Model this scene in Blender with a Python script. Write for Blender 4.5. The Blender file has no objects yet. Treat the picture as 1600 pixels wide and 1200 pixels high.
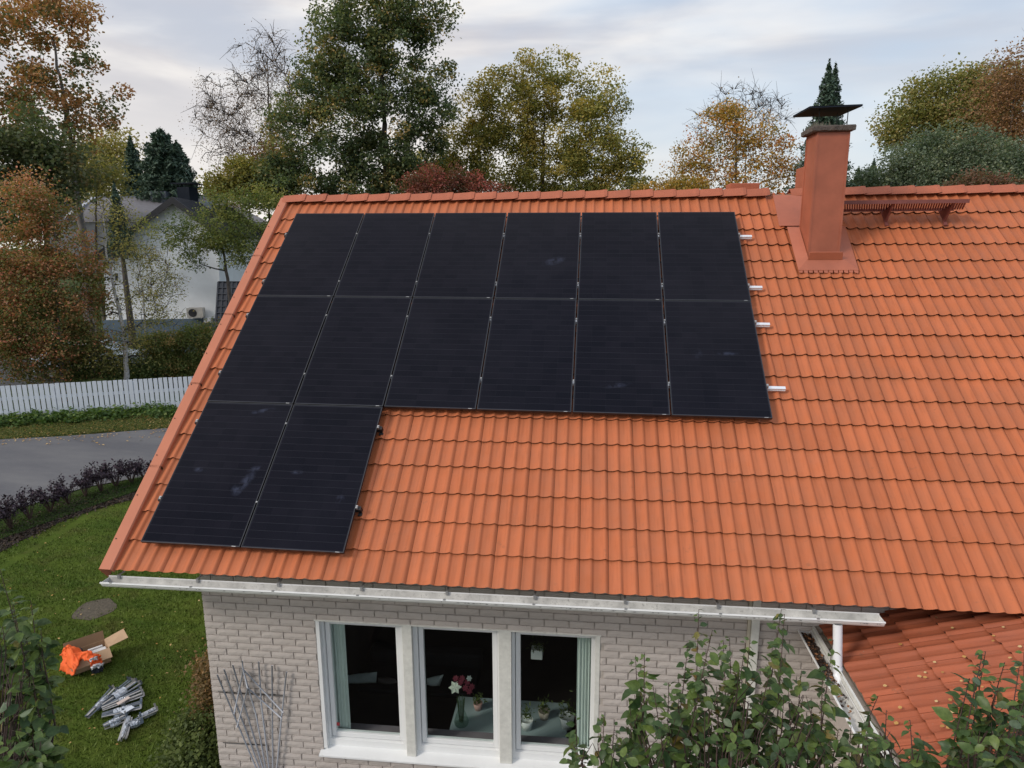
import bpy, math, random
import numpy as np
from mathutils import Matrix, Vector
random.seed(7); rng = np.random.default_rng(7)
SC = bpy.context.scene; COL = SC.collection
PI = math.pi

# ------------------------------------------------------------------ camera
F, CAM, ROT = 1059.02, np.array([4.7764, -6.3933, 3.1331]), (1.3683, 0.0060, 0.1083)
cd = bpy.data.cameras.new('camera'); cam = bpy.data.objects.new('camera', cd); COL.objects.link(cam)
cam.location = CAM; cam.rotation_euler = ROT
cd.sensor_width = 36; cd.lens = 36 * F / 1600; cd.clip_start = .05; cd.clip_end = 6000
SC.camera = cam

# ------------------------------------------------------------------ sun
SUN_DIR = Vector((-.67, -.51, .54)).normalized()
sd = bpy.data.lights.new('sun', 'SUN'); sd.energy = 1.7; sd.angle = math.radians(14); sd.color = (1, .93, .84)
so = bpy.data.objects.new('sun', sd); COL.objects.link(so)
so.rotation_euler = SUN_DIR.to_track_quat('Z', 'Y').to_euler(); so.location = (-20, -5, 20)

# ------------------------------------------------------------------ sky
W = bpy.data.worlds.new('World'); SC.world = W; W.use_nodes = True
nt = W.node_tree; nt.nodes.clear(); N = nt.nodes.new; L = nt.links.new
def wmath(op, a, b=None, c=None, clamp=False):
    n = N('ShaderNodeMath'); n.operation = op; n.use_clamp = clamp
    for i, v in enumerate((a, b, c)):
        if v is None: continue
        if isinstance(v, (int, float)): n.inputs[i].default_value = v
        else: L(v, n.inputs[i])
    return n.outputs[0]
def wmix(f, a, b):
    n = N('ShaderNodeMix'); n.data_type = 'RGBA'
    for k, v in ((0, f), (6, a), (7, b)):
        if isinstance(v, (int, float)): n.inputs[k].default_value = v
        elif isinstance(v, tuple): n.inputs[k].default_value = (*v, 1)
        else: L(v, n.inputs[k])
    return n.outputs[2]
out = N('ShaderNodeOutputWorld'); bg = N('ShaderNodeBackground'); L(bg.outputs[0], out.inputs[0])
sky = N('ShaderNodeTexSky'); sky.sky_type = 'NISHITA'; sky.sun_disc = False
sky.sun_elevation = math.asin(SUN_DIR.z); sky.sun_rotation = math.atan2(SUN_DIR.x, SUN_DIR.y)
sky.air_density = 1.2; sky.dust_density = 1.5
tc = N('ShaderNodeTexCoord'); sp = N('ShaderNodeSeparateXYZ'); L(tc.outputs['Generated'], sp.inputs[0])
el = wmath('MAXIMUM', sp.outputs[2], 0.0)
def cloud(scale, zs, off, detail, lo, hi, dist=.3):
    mp = N('ShaderNodeMapping'); L(tc.outputs['Generated'], mp.inputs[0])
    mp.inputs['Scale'].default_value = (1, 1, zs); mp.inputs['Location'].default_value = off
    mp.inputs['Rotation'].default_value = (.05, .04, 0)
    nz = N('ShaderNodeTexNoise'); L(mp.outputs[0], nz.inputs[0]); nz.inputs['Scale'].default_value = scale
    nz.inputs['Detail'].default_value = detail; nz.inputs['Roughness'].default_value = .5; nz.inputs['Distortion'].default_value = dist
    mr = N('ShaderNodeMapRange'); mr.interpolation_type = 'SMOOTHSTEP'; L(nz.outputs[0], mr.inputs[0])
    mr.inputs[1].default_value = lo; mr.inputs[2].default_value = hi
    return mr.outputs[0]
c1 = cloud(1.8, 4.2, (3.1, 1.2, .4), 4, .32, .68)
c2 = cloud(3.2, 4.6, (7.3, 2.2, 1.4), 5, .34, .70)
nish = N('ShaderNodeVectorMath'); nish.operation = 'SCALE'; L(sky.outputs[0], nish.inputs[0]); nish.inputs['Scale'].default_value = .085
clear = wmix(.6, nish.outputs[0], (.46, .60, .78))               # thin blue between the clouds
ccol = wmix(c2, (.45, .45, .49), (.75, .72, .69))                 # grey to pale cloud
lowf = wmath('POWER', wmath('SUBTRACT', 1.0, wmath('MULTIPLY', el, 3.2), clamp=True), 2.2)
ccol = wmix(lowf, ccol, (.86, .80, .73))                          # brighter cream cloud low down
cov = wmath('ADD', wmath('MULTIPLY', c1, .75), wmath('SUBTRACT', .38, wmath('MULTIPLY', sp.outputs[0], .75)), clamp=True)
col = wmix(cov, clear, ccol)
col = wmix(wmath('MULTIPLY', lowf, .65), col, (.86, .84, .80))
up = wmath('ADD', 1.0, wmath('MULTIPLY', el, .55))                # an overcast sky brightens towards its top
vm = N('ShaderNodeVectorMath'); vm.operation = 'SCALE'; L(col, vm.inputs[0]); L(up, vm.inputs['Scale'])
L(vm.outputs[0], bg.inputs[0]); bg.inputs[1].default_value = 1.0
vs = SC.view_settings; vs.view_transform = 'Standard'; vs.look = 'None'; vs.gamma = 1; vs.use_curve_mapping = False
vs.exposure = 0.22
SC.cycles.transparent_max_bounces = 16

# ------------------------------------------------------------------ geometry of the view
def Rm(rx, ry, rz):
    c, s = math.cos, math.sin
    X = np.array([[1,0,0],[0,c(rx),-s(rx)],[0,s(rx),c(rx)]]); Y = np.array([[c(ry),0,s(ry)],[0,1,0],[-s(ry),0,c(ry)]])
    Z = np.array([[c(rz),-s(rz),0],[s(rz),c(rz),0],[0,0,1]]); return Z @ Y @ X
CM = Rm(*ROT)
def ray(x, y): return CM @ np.array([(x-800)/F, (600-y)/F, -1.])
def hit(x, y, n, d):
    r = ray(x, y); return CAM + r * ((d - np.dot(n, CAM)) / np.dot(n, r))
def onz(x, y, z): return hit(x, y, np.array([0,0,1.]), z)
def ony(x, y, Y): return hit(x, y, np.array([0,1.,0]), Y)
def at(x, y, D):                      # the point seen at (x, y) a horizontal distance D away
    r = ray(x, y); return CAM + r * (D / math.hypot(r[0], r[1]))
def atr(x, y, D): r = ray(x, y); return CAM + r / np.linalg.norm(r) * D
GS = [-1e5, 12.5, 20, 28, 40, 60, 100, 220, 1e5]; GZ = [-3.7, -3.7, -3.32, -2.8, -1.95, -1.3, -.7, -.2, -.2]
def ground_z(x, y): return np.interp(-.5*(x-CAM[0]) + .866*(y-CAM[1]), GS, GZ)
def gp(px, py):
    r = ray(px, py); t0 = t = 3.0
    while t < 600:
        p = CAM + r*t
        if p[2] < ground_z(p[0], p[1]): break
        t0 = t; t *= 1.02
    for _ in range(30):
        m = (t+t0)/2; p = CAM + r*m
        if p[2] < ground_z(p[0], p[1]): t = m
        else: t0 = m
    return CAM + r*t
TH = 0.6817; CT, ST = math.cos(TH), math.sin(TH)
def S(u, v, off=0): return Vector((u, v*CT - off*ST, v*ST + off*CT))
OFF = -.11

# ------------------------------------------------------------------ helpers
WM = {}
def own(o, parent=None, label=None, cat=None, group=None, kind=None, basis=None):
    if basis is not None: o.matrix_basis = basis
    b = basis if basis is not None else o.matrix_basis.copy()
    if parent is not None:
        o.parent = parent; o.matrix_parent_inverse = WM[parent.name].inverted()
    WM[o.name] = b
    if label: o['label'] = label
    if cat: o['category'] = cat
    if group: o['group'] = group
    if kind: o['kind'] = kind
    return o
def empty(name, loc, label, cat, group=None):
    o = bpy.data.objects.new(name, None); COL.objects.link(o); o.empty_display_size = .2
    return own(o, None, label, cat, group, basis=Matrix.Translation(Vector(loc)))
def inst(name, mesh, basis, parent=None, **k):
    o = bpy.data.objects.new(name, mesh); COL.objects.link(o); return own(o, parent, basis=basis, **k)
class MB:
    def __init__(s): s.v = []; s.f = []; s.mi = []; s.cur = 0
    def add(s, vs, fs, M=None):
        n = len(s.v)
        s.v += [tuple((M @ Vector(v))) if M is not None else tuple(v) for v in vs]
        s.f += [tuple(i+n for i in f) for f in fs]; s.mi += [s.cur]*len(fs); return s
    def box(s, x0, x1, y0, y1, z0, z1, M=None):
        return s.add([(x0,y0,z0),(x1,y0,z0),(x1,y1,z0),(x0,y1,z0),(x0,y0,z1),(x1,y0,z1),(x1,y1,z1),(x0,y1,z1)],
                     [(0,3,2,1),(4,5,6,7),(0,1,5,4),(1,2,6,5),(2,3,7,6),(3,0,4,7)], M)
    def bar(s, a, b, w, h=None, up=(0,0,1)):
        a, b = Vector(a), Vector(b); d = (b-a); Ln = d.length; d.normalize(); u = Vector(up)
        x = d.cross(u); x = x.normalized() if x.length > 1e-4 else Vector((1,0,0)); u = x.cross(d)
        M = Matrix((( x.x, d.x, u.x, a.x),( x.y, d.y, u.y, a.y),( x.z, d.z, u.z, a.z),(0,0,0,1)))
        h = h or w; return s.box(-w/2, w/2, 0, Ln, -h/2, h/2, M)
    def tube(s, pts, rad, n=8, cap=True):
        pts = [Vector(p) for p in pts]; rad = rad if hasattr(rad, '__len__') else [rad]*len(pts)
        base = len(s.v); up = Vector((.13, .2, .97)).normalized()
        for i, p in enumerate(pts):
            d = (pts[min(i+1, len(pts)-1)] - pts[max(i-1, 0)]).normalized()
            u = up if abs(d.dot(up)) < .95 else Vector((1, 0, 0))
            x = d.cross(u).normalized(); y = d.cross(x)
            for k in range(n):
                a = 2*PI*k/n; s.v.append(tuple(p + (x*math.cos(a) + y*math.sin(a))*rad[i]))
        for i in range(len(pts)-1):
            for k in range(n):
                s.f.append((base+i*n+k, base+i*n+(k+1)%n, base+(i+1)*n+(k+1)%n, base+(i+1)*n+k)); s.mi.append(s.cur)
        if cap:
            s.f.append(tuple(base+k for k in range(n))); s.f.append(tuple(base+(len(pts)-1)*n+k for k in reversed(range(n)))); s.mi += [s.cur]*2
        return s
    def lathe(s, c, prof, n=16):
        base = len(s.v); c = Vector(c)
        for r, z in prof:
            for k in range(n):
                a = 2*PI*k/n; s.v.append((c.x+r*math.cos(a), c.y+r*math.sin(a), c.z+z))
        for i in range(len(prof)-1):
            for k in range(n):
                s.f.append((base+i*n+k, base+i*n+(k+1)%n, base+(i+1)*n+(k+1)%n, base+(i+1)*n+k)); s.mi.append(s.cur)
        return s
    def prism(s, pts, d):                # polygon pts pushed by d
        n = len(pts); d = Vector(d); vs = [Vector(p) for p in pts]
        return s.add(vs + [v+d for v in vs], [tuple(range(n)), tuple(reversed(range(n, 2*n)))] + [(i, (i+1)%n, (i+1)%n+n, i+n) for i in range(n)])
    def mesh(s, name, mats, smooth=False):
        me = bpy.data.meshes.new(name); me.from_pydata(s.v, [], s.f)
        for m in (mats if isinstance(mats, (list, tuple)) else [mats]): me.materials.append(m)
        me.polygons.foreach_set('material_index', s.mi)
        if smooth: me.polygons.foreach_set('use_smooth', [True]*len(s.f))
        me.validate(); me.update(); return me
    def build(s, name, mats, parent=None, smooth=False, bevel=0, **k):
        o = bpy.data.objects.new(name, s.mesh(name, mats, smooth)); COL.objects.link(o)
        if bevel:
            b = o.modifiers.new('bevel', 'BEVEL'); b.width = bevel; b.segments = 2; b.limit_method = 'ANGLE'
        return own(o, parent, **k)
def np_mesh(name, V, Fq, mats, tint=None, smooth=False):
    """V (n,3), Fq (m,k) faces of equal size"""
    me = bpy.data.meshes.new(name); V = np.asarray(V, np.float32); Fq = np.asarray(Fq, np.int32); k = Fq.shape[1]
    me.vertices.add(len(V)); me.vertices.foreach_set('co', V.ravel())
    me.loops.add(Fq.size); me.loops.foreach_set('vertex_index', Fq.ravel())
    me.polygons.add(len(Fq)); me.polygons.foreach_set('loop_start', np.arange(0, Fq.size, k, dtype=np.int32))
    me.polygons.foreach_set('loop_total', np.full(len(Fq), k, np.int32))
    if smooth: me.polygons.foreach_set('use_smooth', np.ones(len(Fq), bool))
    for m in (mats if isinstance(mats, (list, tuple)) else [mats]): me.materials.append(m)
    if tint is not None:
        a = me.attributes.new('tint', 'FLOAT', 'POINT'); a.data.foreach_set('value', np.asarray(tint, np.float32))
    me.update(calc_edges=True); return me
def link(name, me, parent=None, **k):
    o = bpy.data.objects.new(name, me); COL.objects.link(o); return own(o, parent, **k)

# ------------------------------------------------------------------ materials
class NT:
    def __init__(s, name):
        s.m = bpy.data.materials.new(name); s.m.use_nodes = True; s.t = s.m.node_tree
        s.p = s.t.nodes['Principled BSDF']; s.o = s.t.nodes['Material Output']
    def n(s, ty, **k):
        x = s.t.nodes.new(ty)
        for a, b in k.items(): setattr(x, a, b)
        return x
    def l(s, a, b): s.t.links.new(a, b)
    def set(s, sock, v):
        if isinstance(v, (int, float)): sock.default_value = v
        elif isinstance(v, tuple): sock.default_value = (*v, 1) if len(v) == 3 and sock.type == 'RGBA' else v
        else: s.l(v, sock)
    def pos(s): return s.n('ShaderNodeNewGeometry').outputs['Position']
    def noise(s, scale, detail=3, rough=.5, vec=None, stretch=None):
        vec = vec or s.pos()
        if stretch:
            mp = s.n('ShaderNodeMapping'); s.l(vec, mp.inputs[0]); mp.inputs['Scale'].default_value = stretch; vec = mp.outputs[0]
        x = s.n('ShaderNodeTexNoise'); s.l(vec, x.inputs[0]); x.inputs['Scale'].default_value = scale
        x.inputs['Detail'].default_value = detail; x.inputs['Roughness'].default_value = rough; return x.outputs[0]
    def rng(s, v, lo, hi, a=0., b=1.):
        x = s.n('ShaderNodeMapRange'); s.l(v, x.inputs[0])
        for i, q in zip((1,2,3,4), (lo, hi, a, b)): x.inputs[i].default_value = q
        return x.outputs[0]
    def mix(s, f, a, b, bl='MIX'):
        x = s.n('ShaderNodeMix', data_type='RGBA', blend_type=bl); s.set(x.inputs[0], f); s.set(x.inputs[6], a); s.set(x.inputs[7], b); return x.outputs[2]
    def math(s, op, a, b=0., clamp=False):
        x = s.n('ShaderNodeMath', operation=op, use_clamp=clamp); s.set(x.inputs[0], a); s.set(x.inputs[1], b); return x.outputs[0]
    def bump(s, h, strength=.3, dist=.01):
        x = s.n('ShaderNodeBump'); s.l(h, x.inputs['Height']); x.inputs['Strength'].default_value = strength; x.inputs['Distance'].default_value = dist
        s.l(x.outputs[0], s.p.inputs['Normal'])
    def col(s, c): s.set(s.p.inputs['Base Color'], c)
    def pr(s, **k):
        for a, v in k.items(): s.set(s.p.inputs[a.replace('_', ' ')], v)
def mat(name, c, rough=.7, var=.15, scale=3., bump=0., bscale=40., metal=0., spec=.5, dist=.005, fine=None):
    t = NT(name); nz = t.noise(scale, 4, .6)
    d = tuple(x*(1-var) for x in c); b = tuple(min(1, x*(1+var)) for x in c)
    k = t.mix(t.rng(nz, .3, .7), d, b)
    if fine: k = t.mix(t.rng(t.noise(fine, 3, .7), .55, .75), k, tuple(x*.55 for x in c))
    t.col(k); t.pr(Roughness=rough, Metallic=metal, Specular_IOR_Level=spec)
    if bump: t.bump(t.noise(bscale, 4, .6), bump, dist)
    return t.m

def tile_material(name, u, v, pu, pv, base, dirt):
    """u, v: world axes (vectors) that run across and up the roof; each tile has its own shade of clay red"""
    t = NT(name); P = t.pos()
    def dot(a):
        x = t.n('ShaderNodeVectorMath', operation='DOT_PRODUCT'); t.l(P, x.inputs[0]); x.inputs[1].default_value = a; return x.outputs['Value']
    a = t.math('FLOOR', t.math('MULTIPLY', t.math('ADD', dot(u), pu[1]), 1/pu[0])); b = t.math('FLOOR', t.math('MULTIPLY', t.math('ADD', dot(v), pv[1]), 1/pv[0]))
    cb = t.n('ShaderNodeCombineXYZ'); t.l(a, cb.inputs[0]); t.l(b, cb.inputs[1])
    wn = t.n('ShaderNodeTexWhiteNoise', noise_dimensions='3D'); t.l(cb.outputs[0], wn.inputs[0])
    k = t.mix(wn.outputs[0], tuple(x*.88 for x in base), tuple(min(1, x*1.08) for x in base))
    k = t.mix(t.rng(t.noise(1.3, 5, .65), .42, .72, 0, .5), k, tuple(x*f for x, f in zip(base, (.80, .95, 1.15))))
    cb2 = t.n('ShaderNodeCombineXYZ'); t.l(t.math('MULTIPLY', dot(u), 34.), cb2.inputs[0]); t.l(t.math('MULTIPLY', dot(v), 2.5), cb2.inputs[1])
    st = t.n('ShaderNodeTexNoise'); t.l(cb2.outputs[0], st.inputs[0]); st.inputs['Scale'].default_value = 1; st.inputs['Detail'].default_value = 4
    k = t.mix(t.rng(st.outputs[0], .5, .78, 0, dirt), k, tuple(x*.5 for x in base))
    k = t.mix(t.rng(t.noise(9, 5, .7), .62, .8, 0, dirt*1.2), k, (.10, .07, .045))
    k = t.mix(t.rng(t.noise(160, 2, .7), .68, .78, 0, .35), k, (.16, .08, .05))
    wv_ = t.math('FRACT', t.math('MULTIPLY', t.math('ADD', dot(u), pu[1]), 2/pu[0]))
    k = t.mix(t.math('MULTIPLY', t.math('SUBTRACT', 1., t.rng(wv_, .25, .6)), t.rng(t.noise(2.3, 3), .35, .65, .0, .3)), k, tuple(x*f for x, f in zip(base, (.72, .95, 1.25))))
    k = t.mix(t.rng(t.noise(48, 2, .8), .73, .77, 0, .8), k, (.30, .26, .20))
    t.col(k); t.pr(Roughness=t.rng(t.noise(6, 3), .3, .7, .55, .8), Specular_IOR_Level=.35)
    t.bump(t.noise(230, 3, .7), .25, .002); return t.m
TILE = tile_material('clay_red_tile', (1,0,0), (0,CT,ST), (.295, 5.277), (.3579, 5.30), (.470, .132, .050), .42)
PH = math.radians(17)
WTILE = tile_material('weathered_clay_red_tile', (0,1,0), (math.cos(PH),0,math.sin(PH)), (.31, 5), (.335, 5), (.39, .104, .046), .6)
RIDGE = mat('ridge_tile_red', (.40, .112, .055), .7, .12, 2.5, .3, 160, fine=60)
CHIM = mat('red_painted_sheet', (.37, .110, .060), .45, .16, 2.8, .05, 8, spec=.5)
FLASH = mat('red_flashing_sheet', (.39, .115, .060), .5, .12, 3, .15, 12)
VERGE = mat('verge_sheet_orange', (.46, .148, .075), .5, .07, 1.5, .04, 10)
WALK = mat('oxide_red_steel', (.20, .062, .052), .5, .15, 8)
WOOD = mat('roof_underside_board', (.30, .24, .19), .8, .2, 6)
def brick_material():
    t = NT('pale_grey_split_brick'); oi = t.n('ShaderNodeObjectInfo'); P = t.pos()
    k = t.mix(t.rng(t.noise(2.0, 3), .3, .7), (.49, .44, .408), (.545, .492, .458))
    k = t.mix(t.math('MULTIPLY', oi.outputs['Random'], .5), k, (.45, .40, .365))
    k = t.mix(t.rng(t.noise(26, 5, .75), .63, .74, 0, .7), k, (.38, .335, .30))
    k = t.mix(t.rng(t.noise(55, 2, .8), .70, .76, 0, .9), k, (.07, .055, .05))
    t.col(k); t.pr(Roughness=.85, Specular_IOR_Level=.25); t.bump(t.noise(60, 6, .75), .5, .010); return t.m
BRICK = brick_material()
MORTAR = mat('mortar', (.40, .36, .325), .95, .15, 12, .5, 90)
WHITE = mat('white_painted_wood', (.78, .79, .79), .45, .03, 3, .04, 40)
WHITE2 = mat('weathered_white_wood', (.66, .655, .61), .6, .10, 14, .1, 60)
GUT = NT('white_gutter_sheet'); _k = GUT.mix(GUT.rng(GUT.noise(5, 5, .7, stretch=(1, 6, 6)), .45, .72), (.80, .80, .79), (.68, .67, .65)); GUT.col(_k); GUT.pr(Roughness=.45); GUT = GUT.m
PIPE = mat('white_pipe_sheet', (.76, .77, .80), .35, .05, 6)
STEEL = mat('galvanised_steel', (.42, .42, .42), .45, .15, 20, metal=.6)
ALU = mat('bright_aluminium', (.78, .80, .84), .35, .05, 20, metal=.4)
BLACKMETAL = mat('black_metal', (.012, .012, .014), .45, .1, 20)
CAPMETAL = mat('dark_grey_sheet', (.010, .015, .026), .6, .15, 4, spec=.2)
CONC = mat('mossy_concrete_slab', (.11, .09, .08), .95, .4, 12, .8, 60, dist=.02, fine=30)
FRAME = mat('panel_frame_anodised', (.055, .058, .065), .35, .1, 5, metal=.6)
FRAMESIDE = mat('panel_frame_black', (.015, .015, .018), .4, .1, 5)
def cell_material():
    t = NT('dark_silicon_under_glass'); oi = t.n('ShaderNodeObjectInfo'); tcd = t.n('ShaderNodeTexCoord')
    s = t.n('ShaderNodeSeparateXYZ'); t.l(tcd.outputs['Object'], s.inputs[0])
    w = t.math('PINGPONG', t.math('MULTIPLY', s.outputs[0], 1/.0185), .5)
    k = t.mix(oi.outputs['Random'], (.0045, .0050, .0095), (.0072, .0072, .0125))
    k = t.mix(t.rng(w, .47, .5, 0, .6), k, (.030, .032, .042))
    P = t.pos(); dust = None
    for (u, v, ru, rv, a) in [(.80,1.80,.16,.035,.3),(.93,.79,.06,.17,-.5),(.86,.68,.07,.08,0),(.99,.96,.10,.04,.3),(.31,.93,.07,.035,0),(1.50,.935,.08,.03,0),(6.18,2.83,.05,.09,0),(6.55,2.84,.13,.035,0),(2.09,.60,.05,.06,0),(4.3,4.6,.16,.08,.6),(5.15,2.3,.2,.04,.2)]:
        mp = t.n('ShaderNodeMapping'); mp.vector_type = 'TEXTURE'; t.l(P, mp.inputs[0])
        mp.inputs['Location'].default_value = S(u, v, 0); mp.inputs['Rotation'].default_value = (TH, 0, a)
        mp.inputs['Scale'].default_value = (ru, rv, 1)
        ln = t.n('ShaderNodeVectorMath', operation='LENGTH'); t.l(mp.outputs[0], ln.inputs[0])
        f = t.rng(ln.outputs['Value'], .2, 1.15, 1., 0.); dust = f if dust is None else t.math('MAXIMUM', dust, f)
    smear = t.math('MULTIPLY', dust, t.rng(t.noise(9, 4, .7, stretch=(1, .6, 1)), .42, .66))
    k = t.mix(t.math('MULTIPLY', smear, .55), k, (.070, .082, .135))
    k = t.mix(t.rng(t.noise(.9, 4, .6), .4, .75, 0, .10), k, (.045, .044, .058))
    t.col(k); t.pr(Roughness=t.rng(smear, 0, 1, .16, .5), Specular_IOR_Level=.06); t.bump(t.noise(1.1, 2), .02, .02); return t.m
CELL = cell_material()
LAM = mat('panel_laminate_black', (.022, .023, .032), .3, .1, 5, spec=.08)
GRASSM = NT('grass_ground')
_a = GRASSM.mix(GRASSM.rng(GRASSM.noise(.35, 5, .6), .35, .65), (.035, .060, .016), (.055, .070, .022))
_a = GRASSM.mix(GRASSM.rng(GRASSM.noise(2.2, 6, .75), .50, .66, 0, .9), _a, (.050, .036, .022))
_a = GRASSM.mix(GRASSM.rng(GRASSM.noise(14, 4, .8), .66, .72, 0, .8), _a, (.20, .12, .035))
GRASSM.col(_a); GRASSM.pr(Roughness=.95, Specular_IOR_Level=.1); GRASSM.bump(GRASSM.noise(25, 5, .8), .8, .05); GRASSM = GRASSM.m
def lawn_colour(t):
    mp = t.n('ShaderNodeMapping'); t.l(t.pos(), mp.inputs[0]); mp.inputs['Rotation'].default_value = (0, 0, .75); mp.inputs['Scale'].default_value = (.5, 2.4, 1)
    s = t.n('ShaderNodeTexNoise'); t.l(mp.outputs[0], s.inputs[0]); s.inputs['Scale'].default_value = 1.1; s.inputs['Detail'].default_value = 5
    k = t.mix(t.rng(s.outputs[0], .35, .65), (.068, .122, .014), (.128, .185, .026))
    k = t.mix(t.rng(t.noise(1.7, 5, .7), .50, .70, 0, .75), k, (.110, .115, .028))
    return t.mix(t.rng(t.noise(.7, 3, .7), .52, .72, 0, .6), k, (.046, .086, .014))
LAWN = NT('lawn_turf'); LAWN.col(LAWN.mix(.35, lawn_colour(LAWN), (.02, .022, .008))); LAWN.pr(Roughness=.95, Specular_IOR_Level=.1); LAWN.bump(LAWN.noise(60, 4, .8), .7, .03); LAWN = LAWN.m
BLADE = NT('grass_blade'); BLADE.col(BLADE.mix(BLADE.rng(BLADE.noise(30, 2), .3, .7, 0, .5), lawn_colour(BLADE), (.115, .125, .030))); BLADE.pr(Roughness=.6, Specular_IOR_Level=.25); BLADE = BLADE.m
ASPH = NT('worn_asphalt')
_a = ASPH.mix(ASPH.rng(ASPH.noise(.6, 5, .65, stretch=(.5, 1.6, 1)), .35, .65), (.105, .105, .115), (.15, .148, .152))
_a = ASPH.mix(ASPH.rng(ASPH.noise(3, 5, .8, stretch=(.35, 2, 1)), .64, .74, 0, .6), _a, (.045, .043, .045))
_a = ASPH.mix(ASPH.rng(ASPH.noise(130, 2, .7), .6, .8, 0, .5), _a, (.24, .235, .23))
ASPH.col(_a); ASPH.pr(Roughness=.85, Specular_IOR_Level=.3); ASPH.bump(ASPH.noise(120, 3, .7), .4, .01); ASPH = ASPH.m
SOIL = mat('dark_mulch', (.035, .024, .018), .95, .4, 9, 1., 30, dist=.04, fine=40)
GRAVEL = mat('gravelly_soil', (.095, .080, .058), .95, .4, 22, .8, 70, dist=.02, fine=80)
STUCCO = mat('white_stucco', (.82, .84, .86), .9, .07, 1.2, .4, 30)
PLINTH = mat('blue_grey_plinth', (.10, .14, .18), .85, .1, 3)
DARKROOF = mat('dark_slate_roof', (.030, .034, .045), .7, .2, 6)
GREYROOF = mat('grey_felt_roof', (.16, .155, .17), .85, .12, 4)
DARKWOOD = mat('black_barge_board', (.014, .014, .018), .6, .2, 8)
BARK = mat('grey_brown_bark', (.085, .070, .060), .95, .3, 6, .8, 20, dist=.03)
BARKG = mat('pale_grey_bark', (.17, .15, .14), .9, .25, 4, .5, 20, dist=.02)
BRANCH = mat('dark_branch', (.040, .033, .030), .9, .2, 20)
TWIG = mat('red_brown_twig', (.075, .045, .038), .8, .2, 20)
def birch_bark():
    t = NT('birch_bark'); k = t.mix(t.rng(t.noise(7, 5, .8, stretch=(1, 1, 3)), .55, .62), (.42, .40, .38), (.045, .04, .038))
    t.col(k); t.pr(Roughness=.85); return t.m
BIRCH = birch_bark()
def leafmat(name, stops, trans=.40, rough=.6, back=None, spots=False):
    t = NT(name); at_ = t.n('ShaderNodeAttribute', attribute_name='tint')
    r = t.n('ShaderNodeValToRGB'); t.l(at_.outputs['Fac'], r.inputs[0]); e = r.color_ramp.elements
    e[0].position = stops[0][0]; e[0].color = (*stops[0][1], 1); e[1].position = stops[-1][0]; e[1].color = (*stops[-1][1], 1)
    for p, c in stops[1:-1]: x = e.new(p); x.color = (*c, 1)
    c = r.outputs[0]
    if back:
        g = t.n('ShaderNodeNewGeometry'); c = t.mix(g.outputs['Backfacing'], c, back)
    if spots:
        c = t.mix(t.rng(t.noise(55, 3, .6), .35, .65), c, t.mix(1., c, (.62, .66, .6), 'MULTIPLY')); c = t.mix(t.rng(t.noise(140, 2, .7), .70, .76, 0, .75), c, (.12, .07, .03))
    t.col(c); t.pr(Roughness=rough, Specular_IOR_Level=.3)
    tr = t.n('ShaderNodeBsdfTranslucent'); t.l(t.mix(1., c, (1., 1.1, .6), 'MULTIPLY'), tr.inputs[0])
    mx = t.n('ShaderNodeMixShader'); mx.inputs[0].default_value = trans
    t.l(t.p.outputs[0], mx.inputs[1]); t.l(tr.outputs[0], mx.inputs[2]); t.l(mx.outputs[0], t.o.inputs[0]); return t.m
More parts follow.
